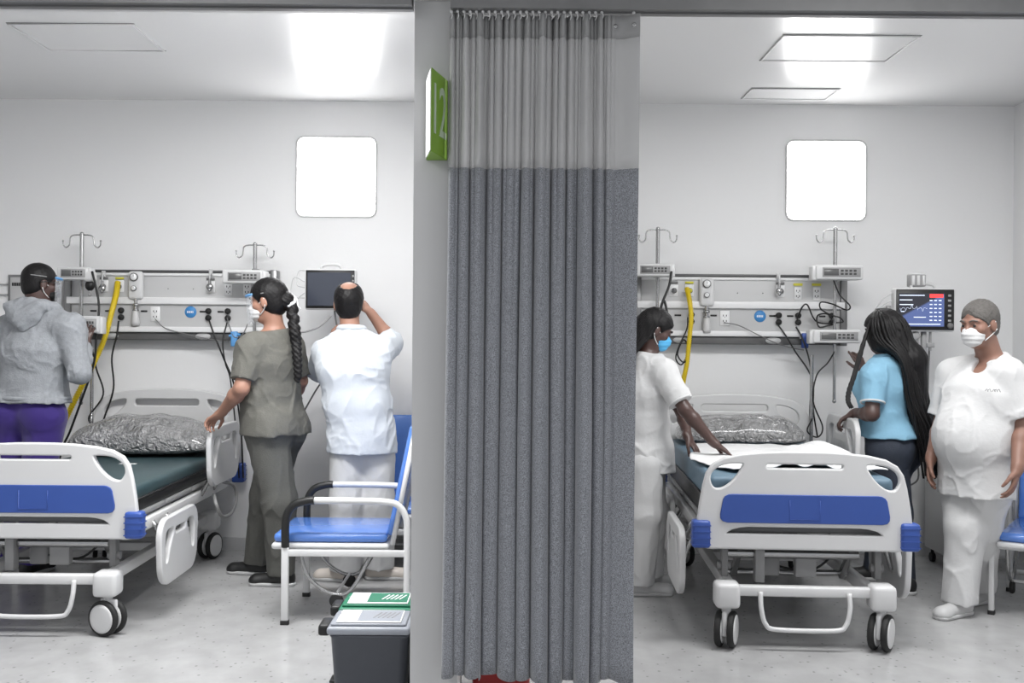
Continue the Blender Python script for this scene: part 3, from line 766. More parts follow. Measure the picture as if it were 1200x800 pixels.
# hoses and cables: each its own thing
def cord(name, pts, r, m, label, cat, ribbed=False, group=None):
    P = [at(*p) for p in pts]; o0 = P[0].copy(); P = [p-o0 for p in P]
    mb = MB()
    if ribbed:
        mb.tube(P, r, 10, 26, rfun=None)
        Q = catmull(P, 26)
        for i in range(0, len(Q)-1, 2): 
            d = (Q[i+1]-Q[i]).normalized()*.0022; mb.cyl(Q[i]-d, Q[i]+d, r*1.22, n=10)
    else: mb.tube(P, r, 7, 8)
    o = mb.build(name, m); o.location = o0
    return tag(o, label, cat, group)
y0 = YB-.15
cord('breathing_hose', [(138, 331, y0), (136, 345, y0-.05), (131, 365, y0-.10), (123, 395, y0-.12), (110, 425, y0-.12), (92, 460, y0-.1), (76, 492, y0-.06), (70, 500, y0-.04)], .016, M['yellow'], 'ribbed yellow hose hanging from left service panel', 'hose', True)
cord('breathing_hose', [(805, 338, y0), (808, 352, y0-.05), (810, 372, y0-.06), (808, 395, y0-.06), (805, 425, y0-.04), (801, 445, y0-.02), (799, 458, y0-.0)], .014, M['yellow'], 'ribbed yellow hose hanging from right service panel', 'hose', True)
B = M['black']
cord('power_cable', [(139, 376, YB-.13), (137, 392, YB-.16), (131, 420, YB-.14), (133, 455, YB-.1), (122, 490, YB-.1), (118, 503, YB-.1), (104, 490, YB-.12), (121, 462, YB-.1), (113, 432, YB-.12), (106, 400, YB-.2)], .006, B, 'black cable looping down from left service panel by the yellow hose', 'cable')
cord('power_cable', [(108, 318, PF+.0), (112, 335, PF-.02), (116, 360, PF-.05), (113, 390, PF-.08), (110, 425, PF-.08), (95, 470, PF-.05), (82, 505, PF-.04), (72, 528, PF-.0), (68, 560, PF+.05), (66, 640, PF+.06)], .0075, B, 'black cable running down alongside the left yellow hose towards floor', 'cable')
cord('power_cable', [(245, 375, YB-.13), (252, 395, YB-.15), (263, 422, YB-.15), (274, 450, YB-.12), (282, 500, YB-.1), (285, 560, YB-.1)], .006, B, 'black cable dropping behind the arm of the grey scrubs woman, left of pair', 'cable')
cord('power_cable', [(266, 378, YB-.13), (261, 400, YB-.18), (264, 425, YB-.18), (270, 445, YB-.15), (276, 500, YB-.14), (280, 560, YB-.12)], .005, B, 'thinner black cable crossing another behind the grey scrubs woman', 'cable')
cord('data_cable', [(182, 374, YB-.12), (195, 385, YB-.14), (225, 393, YB-.15), (250, 398, YB-.15), (268, 400, YB-.14)], .0035, M['midgrey'], 'thin grey cable sagging from white socket of left service panel', 'cable')
cord('data_cable', [(848, 378, YB-.12), (865, 381, YB-.14), (888, 392, YB-.16), (910, 402, YB-.15), (930, 408, YB-.15), (942, 410, YB-.14)], .0035, M['midgrey'], 'thin grey cable sagging from white socket of right service panel', 'cable')
cord('power_cable', [(806, 372, YB-.13), (805, 385, YB-.17), (796, 405, YB-.19), (792, 420, YB-.19), (799, 427, YB-.18), (807, 410, YB-.18), (801, 398, YB-.19), (794, 415, YB-.2), (803, 424, YB-.2), (810, 400, YB-.18), (806, 388, YB-.17)], .005, B, 'bundled black cable hanging in front of long haired nurse\'s mask', 'cable')
cord('power_cable', [(787, 318, PF+.0), (784, 335, PF-.02), (776, 355, PF-.04), (772, 370, PF-.04), (778, 352, PF-.03), (783, 372, PF-.04)], .0085, B, 'thick black cable tangle below the pump at the curtain', 'cable')
cord('power_cable', [(912, 381, YB-.13), (920, 392, YB-.15), (932, 412, YB-.15), (946, 432, YB-.17), (953, 450, YB-.2), (953, 480, YB-.22), (958, 512, YB-.2)], .0055, B, 'black cable curving from right service panel down to bed pole', 'cable')
cord('power_cable', [(933, 383, YB-.13), (940, 396, YB-.17), (948, 420, YB-.22), (951, 445, YB-.24), (949, 480, YB-.24), (950, 500, YB-.24)], .0055, B, 'black cable hanging straight along the right bed pole', 'cable')
cord('power_cable', [(978, 412, PF+.1), (970, 425, PF+.05), (957, 440, PF+.04), (953, 470, PF+.04), (964, 500, PF+.06), (958, 512, PF+.06), (946, 505, PF+.06), (952, 490, PF+.05)], .005, B, 'black cable looping at foot of the right bed pole', 'cable')
cord('power_cable', [(934, 374, YB-.13), (940, 360, YB-.18), (946, 357, YB-.18), (953, 372, YB-.15), (960, 378, YB-.16), (975, 378, YB-.2), (970, 368, YB-.2), (958, 370, YB-.17), (960, 383, YB-.19), (974, 380, YB-.2)], .0055, B, 'black cable coil between right panel plugs and pump pole', 'cable')
cord('power_cable', [(976, 326, PF+.10), (984, 345, PF+.1), (996, 358, PF+.08), (992, 363, PF+.08), (975, 356, PF+.06), (962, 354, PF+.05), (962, 362, PF+.06), (974, 369, PF+.08), (984, 372, PF+.08), (988, 377, PF+.08), (980, 378, PF+.08)], .005, B, 'black cable looping between the two pumps under the right window', 'cable')
cord('data_cable', [(266, 372, YB-.12), (270, 385, YB-.15), (275, 395, YB-.16), (284, 392, YB-.16), (290, 380, YB-.14)], .0035, M['midgrey'], 'thin cable looping near the light blue clamp of left panel', 'cable')
for px, py, lab in ((274, 397, 'light blue clamp on lower ledge of left service panel'), (944, 399, 'blue clamp beside lower pump on right service panel')):
    c = at(px, py, YB-.16); t = thing('rail_clamp', lab, 'clamp', c)
    mb = MB(); mb.b2((-.022, 0, -.05), (.022, .03, .05), .006); mb.build('jaw', M['bluelight' if px < 500 else 'blue'], t)
    mb = MB(); mb.cyl((-.035, .012, .02), (.04, .012, .03), .009); mb.build('screw_handle', M['enamel' if px > 500 else 'bluelight'], t)

# ---------------------------------------------------------------- monitors
def monitor(px, py, d, wpx, hpx, on, label, dev):
    c = at(px, py, d); s = F/d; w_, h_ = wpx/s, hpx/s
    t = thing('patient_monitor', label, 'monitor', c, 0, 'patient monitors on wall arms')
    mb = MB(); mb.b2((-w_/2, 0, -h_/2), (w_/2, .07, h_/2), .014, 3); mb.b2((-w_*.35, .07, -h_*.35), (w_*.35, .11, h_*.35), .012); mb.build('case', M['plastic'], t)
    mb = MB(); mb.b2((-w_/2+.008, -.004, -h_/2+.010), (w_/2-.008, .002, h_/2-.008), .003, 1); mb.build('bezel', M['black'], t)
    sx0, sx1, sz0, sz1 = (-w_*.44, w_*.40, -h_*.40, h_*.41) if not on else (-w_*.44, w_*.31, -h_*.38, h_*.38)
    if not on:
        mb = MB(); mb.b2((sx0, -.0055, sz0), (sx1, -.0035, sz1)); sc = mb.build('screen', M['screen'], t)
    else:
        mb = MB(); mb.b2((sx0, -.0055, sz0), (sx1, -.0035, sz1))
        sc = mb.build('screen', M['screen_on'], t)
        W_, H_ = sx1-sx0, sz1-sz0
        mb = MB(); mb.b2((sx0+W_*.68, -.0062, sz1-H_*.13), (sx1-W_*.02, -.0056, sz1-H_*.02)); mb.build('alarm_banner', M['screen_red'], sc)
        mb = MB()
        for a, b, l in ((.02, .06, .55), (.02, .2, .28), (.02, .34, .3), (.05, .55, .08), (.33, .72, .27), (.02, .93, .9), (.02, .85, .1)):
            mb.b2((sx0+W_*a, -.0061, sz1-H_*(b+.015)), (sx0+W_*(a+l), -.0056, sz1-H_*(b-.01)))
        for k in range(6):
            zz = sz1-H_*(.2+k*.12)
            for q in range(3): mb.b2((sx0+W_*(.68+q*.1), -.0061, zz-H_*.03), (sx0+W_*(.74+q*.1), -.0056, zz))
        P = []
        for k in range(60):
            u = k/59; zz = .45+.1*math.sin(u*40)*(1 if (k % 12) < 3 else .15)
            P.append((sx0+W_*(.03+u*.6), -.0058, sz1-H_*zz))
        mb.tube(P, .0008, 4, 0)
        mb.build('readout', M['screen_text'], sc)
    mb = MB()
    if on:
        for k in range(6): mb.box((w_*.40, -.005, h_*(.33-k*.115)), (w_*.05, .004, h_*.05), .001, 1)
    else:
        for k in range(4): mb.box((w_*.445, -.005, h_*(.33-k*.12)), (w_*.03, .004, h_*.05), .001, 1)
    mb.build('key', M['grey'], t)
    if on:
        mb = MB(); mb.lathe([(0, 0), (.018, 0), (.02, .012), (0, .012)], (w_*.41, -.014, -h_*.36), 'Y', 20); mb.build('rotary_knob', M['midgrey'], t)
    mb = MB()   # carrying handle
    mb.tube([(-w_*.2, .04, h_/2-.01), (-w_*.17, .04, h_/2+.022), (0, .04, h_/2+.03), (w_*.17, .04, h_/2+.022), (w_*.2, .04, h_/2-.01)], .010, 8, 5); mb.build('handle', M['offwhite'], t)
    # swivel arm to the wall
    mb = MB(); mb.b2((-.04, .10, -h_/2+.05), (.04, .14, -h_/2+.13), .006); mb.cyl((0, .14, -h_/2+.09), (0, YB-d-.02, -h_/2+.09), .02); mb.b2((-.05, YB-d-.025, -h_/2-.0), (.05, YB-d-.001, -h_/2+.18), .005)
    mb.build('wall_arm', M['alu'], t)
    if dev:
        mb = MB(); mb.b2((-.05-.03, .03, h_/2+.012), (.05-.03, .10, h_/2+.09), .008); mb.build('module_box', M['grey'], t)
        mb = MB()
        for k in range(3): mb.b2((-.072+k*.033, .024, h_/2+.02), (-.055+k*.033, .032, h_/2+.082), .003, 1)
        mb.b2((-.075, .026, h_/2+.085), (.015, .09, h_/2+.097), .003, 1); mb.build('module_slot', M['enamel'], t)
        mb = MB(); mb.box((-.06, .05, -h_/2-.035), (.09, .05, .05), .008, rot=Matrix.Rotation(-.5, 3, 'Y')); mb.b2((-.05, .04, -h_/2-.15), (-.02, .07, -h_/2-.02), .006); mb.b2((.0, .04, -h_/2-.17), (.03, .07, -h_/2-.0), .006)
        mb.cyl((.055, .05, -h_/2-.0), (.055, .05, -h_/2-.12), .008); mb.box((.055, .05, -h_/2-.085), (.05, .03, .03), .005)
        mb.build('lower_bracket', M['grey'], t)
    return t
def screen_mat():
    m = mat('lit_screen', (0, 0, 0), .25); nt = m.node_tree; b = nt.nodes['Principled BSDF']
    tc = nt.nodes.new('ShaderNodeTexCoord'); mp = nt.nodes.new('ShaderNodeMapping')
    mp.inputs['Rotation'].default_value = (0, math.radians(28), 0); mp.inputs['Scale'].default_value = (9, 1, 9); mp.inputs['Location'].default_value = (.5, 0, .2)
    gr = nt.nodes.new('ShaderNodeTexGradient'); nt.links.new(tc.outputs['Object'], mp.inputs[0])
    sx = nt.nodes.new('ShaderNodeSeparateXYZ'); nt.links.new(mp.outputs[0], sx.inputs[0])
    r = nt.nodes.new('ShaderNodeValToRGB'); r.color_ramp.elements[0].position = .45; r.color_ramp.elements[1].position = .55
    r.color_ramp.elements[0].color = rgb(96, 116, 176)+(1,); r.color_ramp.elements[1].color = rgb(44, 46, 58)+(1,)
    nt.links.new(sx.outputs['Z'], r.inputs[0]); nt.links.new(r.outputs[0], b.inputs['Emission Color']); b.inputs['Emission Strength'].default_value = .8
    return m
M['screen_on'] = screen_mat()
M['screen_red'] = mat('screen_red', rgb(230, 60, 60), .3, emit=.9); M['screen_text'] = mat('screen_text', rgb(205, 215, 235), .3, emit=.8)
MD = 6.45
monL = monitor(387, 339, MD, 60, 48, False, 'dark screened monitor in front of the man in long white coat', False)
monR = monitor(1084, 363, MD, 71, 51, True, 'lit monitor with blue screen and red alarm banner, in right bay', True)
for pts, lab in (([(357, 330, MD+.03), (345, 325, MD+.05), (341, 340, MD+.06), (344, 352, MD+.05), (357, 343, MD+.03)], 'pale sensor lead looped beside the dark monitor, upper'),
                 ([(357, 337, MD+.03), (348, 333, MD+.04), (350, 318, MD+.06), (358, 317, MD+.05)], 'pale sensor lead looped to top of the dark monitor'),
                 ([(357, 349, MD+.03), (347, 349, MD+.05), (338, 352, MD+.06), (328, 348, MD+.1)], 'pale sensor lead leaving left side of the dark monitor')):
    cord('sensor_lead', pts, .0035, M['offwhite'], lab, 'cable')
for pts, lab in (([(1048, 342, MD+.04), (1035, 350, MD+.05), (1024, 365, MD+.08), (1018, 372, MD+.1)], 'upper pale sensor lead left of the lit monitor'),
                 ([(1048, 352, MD+.04), (1040, 354, MD+.05), (1030, 362, MD+.08), (1024, 372, MD+.1)], 'lower pale sensor lead left of the lit monitor')):
    cord('sensor_lead', pts, .004, M['offwhite'], lab, 'cable')
cord('data_cable', [(345, 390, MD-.0), (360, 388, MD), (375, 382, MD), (388, 370, MD+.02)], .006, M['grey'], 'grey cable under the dark monitor near the coat sleeve', 'cable')
cord('power_cable', [(392, 364, MD+.05), (396, 400, MD+.12), (388, 436, MD+.2), (375, 450, MD+.3), (360, 475, MD+.4), (352, 490, MD+.42), (345, 505, MD+.44), (336, 560, MD+.45), (334, 632, MD+.45)], .006, M['midgrey'], 'dark grey cable slanting between the grey scrubs woman and white coat man', 'cable')
cord('power_cable', [(1090, 390, MD+.08), (1088, 430, MD+.1), (1086, 470, MD+.2), (1078, 500, MD+.3), (1073, 525, MD+.35), (1076, 560, MD+.4), (1060, 575, MD+.45), (1056, 610, MD+.46), (1056, 645, MD+.46)], .006, M['midgrey'], 'dark cable hanging from the lit monitor beside the standing man', 'cable')

# whiteboard on wall at far left
c = at(44, 385, YB-.01); t = thing('whiteboard', 'pale wall board with small heading, left behind hooded man', 'board', (c.x, YB, c.z))
mb = MB(); mb.b2((-.19, -.012, -.35), (.19, -.001, .36), .002, 1); mb.build('board', M['offwhite'], t)
mb = MB()
for a, b in (((-.2, -.016, .352), (.2, -.0, .366)), ((-.2, -.016, -.36), (.2, -.0, -.346)), ((-.2, -.016, -.346), (-.19, 0, .352)), ((.19, -.016, -.346), (.2, 0, .352))): mb.b2(a, b)
mb.build('frame', M['alu'], t)
mb = MB()
for k in range(6): mb.b2((-.175+k*.011, -.014, .29), (-.167+k*.011, -.0115, .312))
mb.build('heading', M['black'], t)
mb = MB(); mb.b2((-1.0, -.02, 0), (0, -.001, .008)); mb.b2((-1.0, -.02, -.07), (0, -.001, -.062)); o = mb.build('wall_conduit', M['grey']); p = at(10, 334, YB); o.location = (p.x, YB, p.z)
tag(o, 'pair of thin grey wall strips at far left edge, beside the board', 'conduit')
# ---------------------------------------------------------------- chairs
def chair(label, loc, rz):
    t = thing('reclining_chair', label, 'chair', loc, rz, 'blue folding attendant chairs')
    mb = MB(); mb.b2((-.245, -.38, .405), (.245, .20, .452), .022, 4); mb.build('seat_cushion', M['blueseat'], t)
    mb = MB(); mb.b2((-.255, -.39, .37), (.255, .21, .404), .016, 3); mb.build('seat_base', M['enamel'], t)
    # backrest leaning back
    a = Vector((0, .215, .44)); b = Vector((0, .33, 1.0)); ang = math.atan2(b.y-a.y, b.z-a.z); L = (b-a).length
    R = Matrix.Rotation(-ang, 3, 'X'); mid = (a+b)/2
    mb = MB(); mb.box(mid, (.46, .04, L), .018, 4, rot=R); mb.build('backrest', M['blueseat'], t)
    for sx in (-1, 1):
        off = R @ Vector((0, .04, 0)); off2 = R @ Vector((0, .012, 0))
        mb = MB(); mb.tube([Vector((sx*.245, 0, 0))+a+off2-Vector((0, 0, .04)), Vector((sx*.245, 0, 0))+b+off2], .013, 8, 0)
        mb.build('back_frame', M['enamel'], t)
        # arm loop: front leg up, black curve, white arm, rear leg down
        mb = MB(); mb.box((sx*.285, -.31, .20), (.028, .036, .39), .005); mb.build('front_leg', M['enamel'], t)
        mb = MB(); mb.box((sx*.285, -.31, .008), (.034, .042, .03), .005); mb.box((sx*.285, .305, .008), (.034, .042, .03), .005); mb.build('foot_cap', M['rubber'], t)
        mb = MB(); mb.tube([(sx*.285, -.31, .39), (sx*.285, -.31, .50), (sx*.285, -.30, .56), (sx*.285, -.265, .605), (sx*.285, -.20, .625), (sx*.285, -.165, .627)], .0205, 12, 5); mb.build('armrest_grip', M['black'], t)
        mb = MB(); mb.tube([(sx*.285, -.17, .627), (sx*.285, .0, .627), (sx*.285, .20, .622), (sx*.285, .265, .60), (sx*.285, .30, .54), (sx*.285, .305, .46), (sx*.285, .305, .2), (sx*.285, .305, .02)], .017, 12, 5); mb.build('arm_frame', M['enamel'], t)
        mb = MB(); mb.b2((sx*.285-.012, -.30, .345), (sx*.285+.012, .30, .378), .004); mb.build('side_rail', M['enamel'], t)
        mb = MB(); mb.tube([(sx*.22, -.25, .36), (sx*.22, -.2, .22), (sx*.22, -.08, .14), (sx*.22, .02, .17), (sx*.22, .12, .35)], .010, 8, 5); mb.build('folding_link', M['steel'], t)
        mb = MB(); mb.lathe([(0, -.012), (.03, -.012), (.036, -.005), (.036, .005), (.03, .012), (0, .012)], (sx*.22, -.06, .105), 'X', 20); mb.build('support_wheel', M['rubber'], t)
    mb = MB(); mb.cyl((-.285, .305, .12), (.285, .305, .12), .012); mb.cyl((-.22, -.06, .14), (.22, -.06, .14), .008); mb.cyl((-.27, -.30, .362), (.27, -.30, .362), .012); mb.build('cross_bar', M['enamel'], t)
    return t
chair('blue vinyl reclining chair with white frame and black grips behind the grey bins', (-.785, 5.46, 0), -PI/2)
chair('blue vinyl chair standing against back wall, mostly hidden behind the long white coat', (-.665, 6.62, 0), 0).scale.z = .93
chair('blue vinyl reclining chair cut off at the right edge of photo', (3.03, 5.57, 0), -.6)

# ---------------------------------------------------------------- waste bins
def bin_(label, x, y, lid, w_=.30, d_=.22, h=.35, scheme=0):
    t = thing('pedal_bin', label, 'bin', (x, y, 0), 0, None)
    bm = bmesh.new(); rings = []
    for z, k in ((0, .84), (.01, .86), (h-.05, 1.0), (h-.045, 1.03), (h-.035, 1.03)):
        rings.append([bm.verts.new((px*k, py*k, z)) for px, py in rrect(-w_/2, -d_/2, w_/2, d_/2, .035)])
    for A, B_ in zip(rings, rings[1:]):
        n = len(A)
        for i in range(n): f = bm.faces.new((A[i], A[(i+1) % n], B_[(i+1) % n], B_[i])); f.smooth = True
    bm.faces.new(rings[0][::-1]); bm.faces.new(rings[-1]); me = bpy.data.meshes.new('bin_body'); bm.to_mesh(me); bm.free(); link('bin_body', me, M['red'] if scheme == 2 else M['binbody'], t)
    mb = MB(); mb.b2((-w_/2-.012, -d_/2-.012, h-.034), (w_/2+.006, d_/2+.012, h-.004), .012, 3); mb.b2((-w_/2+.0, -d_/2+.01, h-.0045), (w_/2-.01, d_/2-.01, h+.006), .006, 2)
    l = mb.build('lid', lid, t)
    mb = MB(); mb.b2((-w_/2-.055, -.06, h-.055), (-w_/2-.01, .06, h-.012), .010, 2); mb.build('lid_handle', M['black'], t)
    mb = MB(); mb.b2((-w_/2-.06, -.04, .012), (-w_/2+.02, .04, .024), .004); mb.build('pedal', M['black'], t)
    if scheme < 2:
        R = Matrix.Rotation(.0, 3, 'X')
        mb = MB(); mb.b2((-w_/2+.02, -d_/2+.02, h+.0062), (w_/2-.03, d_/2-.03, h+.012), .003, 1); s = mb.build('lid_sticker', M['paper'], t)
        mb = MB(); mb.b2((-.05, -d_/2+.028, h+.0122), (w_/2-.035, d_/2-.04, h+.0128)); mb.build('sticker_print', M['green'] if scheme == 1 else M['binpale'], s)
        mb = MB()
        for k in range(5): mb.box((.02+k*.018, 0, h+.0132), (.006, .08, .0008), rot=Matrix.Rotation(-.3, 3, 'Z'))
        mb.box((-.11, 0, h+.0125), (.05, .003, .0006)); mb.box((-.11, .02, h+.0125), (.04, .003, .0006))
        mb.build('sticker_lines', M['paper'] if scheme == 1 else M['print'], s)
    return t
bin_('dark grey bin with pale labelled lid at bottom edge beside the column', -.505, 4.02, M['binpale'], scheme=0)
bin_('bin with green labelled lid behind the dark grey bin', -.505, 4.30, M['green'], scheme=1)
bin_('red bin just showing below hem of the grey curtain', -.0, 4.20, M['red'], w_=.26, scheme=2)

# ---------------------------------------------------------------- bedside cabinet
def cabinet():
    t = thing('bedside_cabinet', 'pale grey bedside cabinet on black casters behind the standing man', 'cabinet', (3.03, 6.62, 0))
    mb = MB(); mb.b2((-.22, -.2, .09), (.22, .2, .78), .012); mb.build('body', M['offwhite'], t)
    mb = MB(); mb.b2((-.235, -.215, .781), (.235, .215, .805), .008); mb.build('top', M['plastic'], t)
    for z0, z1 in ((.58, .76), (.11, .56)):
        mb = MB(); mb.b2((-.21, -.215, z0), (.21, -.2005, z1), .005); dr = mb.build('drawer' if z0 > .5 else 'door', M['plastic'], t)
        mb = MB(); mb.b2((-.05, -.232, z1-.04), (.05, -.215, z1-.028), .003); mb.build('handle', M['grey'], dr)
    for sx in (-1, 1):
        for sy in (-1, 1):
            mb = MB(); mb.cyl((sx*.18-.012, sy*.16, .03), (sx*.18+.012, sy*.16, .03), .03, n=18); mb.cyl((sx*.18, sy*.16, .05), (sx*.18, sy*.16, .092), .01); mb.build('caster', M['rubber'], t)
cabinet()

# ================================================================ people (distance fields -> one skin)
def V(*a): return np.array(a, dtype=np.float64)
def nv(v): v = np.array(v, float); return v/np.linalg.norm(v)
class SDF:
    def __init__(s): s.p = []
    def seg(s, a, b, ra, rb=None, k=.02, sub=False, u=None, db=None, da=None, flat=False):
        """tapered limb; with u (side axis) the cross-section is ra x da"""
        rb = ra if rb is None else rb
        s.p.append(('seg', np.array(a, float), np.array(b, float), ra, rb, k, sub, u, da, db, flat)); return s
    def ell(s, c, r, R=None, k=.02, sub=False):
        s.p.append(('ell', np.array(c, float), np.array(r, float), R, k, sub)); return s
    def cut(s, pt, n): s.p.append(('cut', np.array(pt, float), nv(n))); return s   # removes the side n points to
    def mesh(s, name, m, parent, org, vox=.006, noise=None, smooth=1, off=0.):
        lo = np.full(3, 1e9); hi = -lo
        bbs = []
        for q in s.p:
            if q[0] == 'seg':
                r = max(x for x in (q[3], q[4], q[8] or 0, q[9] or 0))+off; a = np.minimum(q[1], q[2])-r; b = np.maximum(q[1], q[2])+r; sub = q[6]
            elif q[0] == 'ell': r = q[2].max()+off; a = q[1]-r; b = q[1]+r; sub = q[5]
            else: bbs.append(None); continue
            bbs.append((a, b))
            if not sub: lo = np.minimum(lo, a); hi = np.maximum(hi, b)
        lo -= vox*4; hi += vox*4
        n = np.ceil((hi-lo)/vox).astype(int)+1
        G = np.full(n, .08, dtype=np.float32)
        ax = [lo[i]+vox*np.arange(n[i]) for i in range(3)]
        for q, bb in zip(s.p, bbs):
            if q[0] == 'cut':
                d = ((ax[0][:, None, None]-q[1][0])*q[2][0]+(ax[1][None, :, None]-q[1][1])*q[2][1]+(ax[2][None, None, :]-q[1][2])*q[2][2])
                G = np.maximum(G, d.astype(np.float32)); continue
            k = q[5] if q[0] == 'seg' else q[4]
            mg = .045+k
            i0 = np.clip(((bb[0]-mg-lo)/vox).astype(int), 0, n-1); i1 = np.clip(((bb[1]+mg-lo)/vox).astype(int)+2, 1, n)
            X = ax[0][i0[0]:i1[0], None, None]; Y = ax[1][None, i0[1]:i1[1], None]; Z = ax[2][None, None, i0[2]:i1[2]]
            if q[0] == 'seg':
                _, a, b, ra, rb, k, sub, u, da, db, flat = q
                d = b-a; L2 = max(d@d, 1e-9)
                t0 = ((X-a[0])*d[0]+(Y-a[1])*d[1]+(Z-a[2])*d[2])/L2; t = np.clip(t0, 0, 1)
                rx, ry, rz_ = X-a[0]-t*d[0], Y-a[1]-t*d[1], Z-a[2]-t*d[2]
                w_ = ra+(rb-ra)*t+off
                if u is None: D = np.sqrt(rx*rx+ry*ry+rz_*rz_)-w_
                else:
                    axn = nv(d); uu = nv(np.array(u, float)-axn*(np.array(u, float)@axn)); vv = np.cross(axn, uu)
                    dd = (da if da else ra)+((db if db else (da if da else rb))-(da if da else ra))*t+off
                    x = rx*uu[0]+ry*uu[1]+rz_*uu[2]; y = rx*vv[0]+ry*vv[1]+rz_*vv[2]; z = rx*axn[0]+ry*axn[1]+rz_*axn[2]
                    mm = np.minimum(w_, dd)
                    k0 = np.sqrt((x/w_)**2+(y/dd)**2+(z/mm)**2); k1 = np.sqrt((x/w_**2)**2+(y/dd**2)**2+(z/mm**2)**2)
                    D = k0*(k0-1)/np.maximum(k1, 1e-6)
                if flat: D = np.maximum(D, (t0-1)*math.sqrt(L2))
            else:
                _, c, r, R, k, sub = q
                x, y, z = X-c[0], Y-c[1], Z-c[2]
                if R is not None:
                    x, y, z = (x*R[0][0]+y*R[0][1]+z*R[0][2], x*R[1][0]+y*R[1][1]+z*R[1][2], x*R[2][0]+y*R[2][1]+z*R[2][2])
                r = r+off
                k0 = np.sqrt((x/r[0])**2+(y/r[1])**2+(z/r[2])**2); k1 = np.sqrt((x/r[0]**2)**2+(y/r[1]**2)**2+(z/r[2]**2)**2)
                D = k0*(k0-1)/np.maximum(k1, 1e-6)
            A = G[i0[0]:i1[0], i0[1]:i1[1], i0[2]:i1[2]]
            if sub:
                h = np.clip(.5-.5*(A+D)/k, 0, 1); G[i0[0]:i1[0], i0[1]:i1[1], i0[2]:i1[2]] = A*(1-h)+(-D)*h+k*h*(1-h)
            else:
                h = np.clip(.5+.5*(D-A)/k, 0, 1); G[i0[0]:i1[0], i0[1]:i1[1], i0[2]:i1[2]] = D*(1-h)+A*h-k*h*(1-h)
        if noise is not None:
            ii = np.argwhere(np.abs(G) < .035); v_ = noise(ax[0][ii[:, 0]], ax[1][ii[:, 1]], ax[2][ii[:, 2]]); G[ii[:, 0], ii[:, 1], ii[:, 2]] += v_.astype(np.float32)
        G[0], G[-1], G[:, 0], G[:, -1], G[:, :, 0], G[:, :, -1] = (.05,)*6
        # surface nets
        S = G < 0
        c = S[:-1, :-1, :-1].astype(np.int8)
        for i in (0, 1):
            for j in (0, 1):
                for l in (0, 1):
                    if i+j+l: c = c+S[i:S.shape[0]-1+i, j:S.shape[1]-1+j, l:S.shape[2]-1+l]
        act = (c > 0) & (c < 8); idx = np.argwhere(act)
        P = np.zeros((len(idx), 3)); cnt = np.zeros(len(idx))
        cor = [(i, j, l) for i in (0, 1) for j in (0, 1) for l in (0, 1)]
        g_ = {q: G[idx[:, 0]+q[0], idx[:, 1]+q[1], idx[:, 2]+q[2]] for q in cor}
        for a in cor:
            for ax_ in range(3):
                if a[ax_] == 0:
                    b = list(a); b[ax_] = 1; b = tuple(b); ga, gb = g_[a], g_[b]
                    mk = (ga < 0) != (gb < 0); tt = np.where(mk, ga/np.where(mk, ga-gb, 1), 0)
                    pt = np.tile(np.array(a, float), (len(idx), 1)); pt[:, ax_] = tt
                    P[mk] += pt[mk]; cnt[mk] += 1
        P = (idx+P/np.maximum(cnt, 1)[:, None])*vox+lo-np.array(org)
        vid = -np.ones(act.shape, dtype=np.int64); vid[act] = np.arange(len(idx))
        Q = []
        for ax_ in range(3):
            o1, o2 = (ax_+1) % 3, (ax_+2) % 3
            sl0 = [slice(1, -1)]*3; sl1 = [slice(1, -1)]*3; sl0[ax_] = slice(0, -1); sl1[ax_] = slice(1, None)
            A, B_ = S[tuple(sl0)], S[tuple(sl1)]
            e = np.argwhere(A != B_)
            if not len(e): continue
            st = A[e[:, 0], e[:, 1], e[:, 2]]
            base = e+1; base[:, ax_] -= 1
            def vv_(d1, d2):
                q = base.copy(); q[:, o1] -= d1; q[:, o2] -= d2; return vid[q[:, 0], q[:, 1], q[:, 2]]
            q = np.stack([vv_(0, 0), vv_(1, 0), vv_(1, 1), vv_(0, 1)], 1)
            q[~st] = q[~st][:, ::-1]; Q.append(q)
        Q = np.concatenate(Q); Q = Q[(Q >= 0).all(1)]
        for _ in range(smooth):      # light relaxation
            acc = np.zeros_like(P); ct = np.zeros(len(P))
            for i in range(4):
                a, b = Q[:, i], Q[:, (i+1) % 4]
                np.add.at(acc, a, P[b]); np.add.at(acc, b, P[a]); np.add.at(ct, a, 1); np.add.at(ct, b, 1)
            P = P*.5+.5*acc/np.maximum(ct, 1)[:, None]
        me = bpy.data.meshes.new(name); me.vertices.add(len(P)); me.vertices.foreach_set('co', P.ravel())
        me.loops.add(len(Q)*4); me.loops.foreach_set('vertex_index', Q.ravel()); me.polygons.add(len(Q))
        me.polygons.foreach_set('loop_start', np.arange(len(Q))*4); me.polygons.foreach_set('loop_total', np.full(len(Q), 4))
        me.polygons.foreach_set('use_smooth', np.ones(len(Q), bool)); me.update(); me.validate()
        o = link(name, me, m, parent); return o

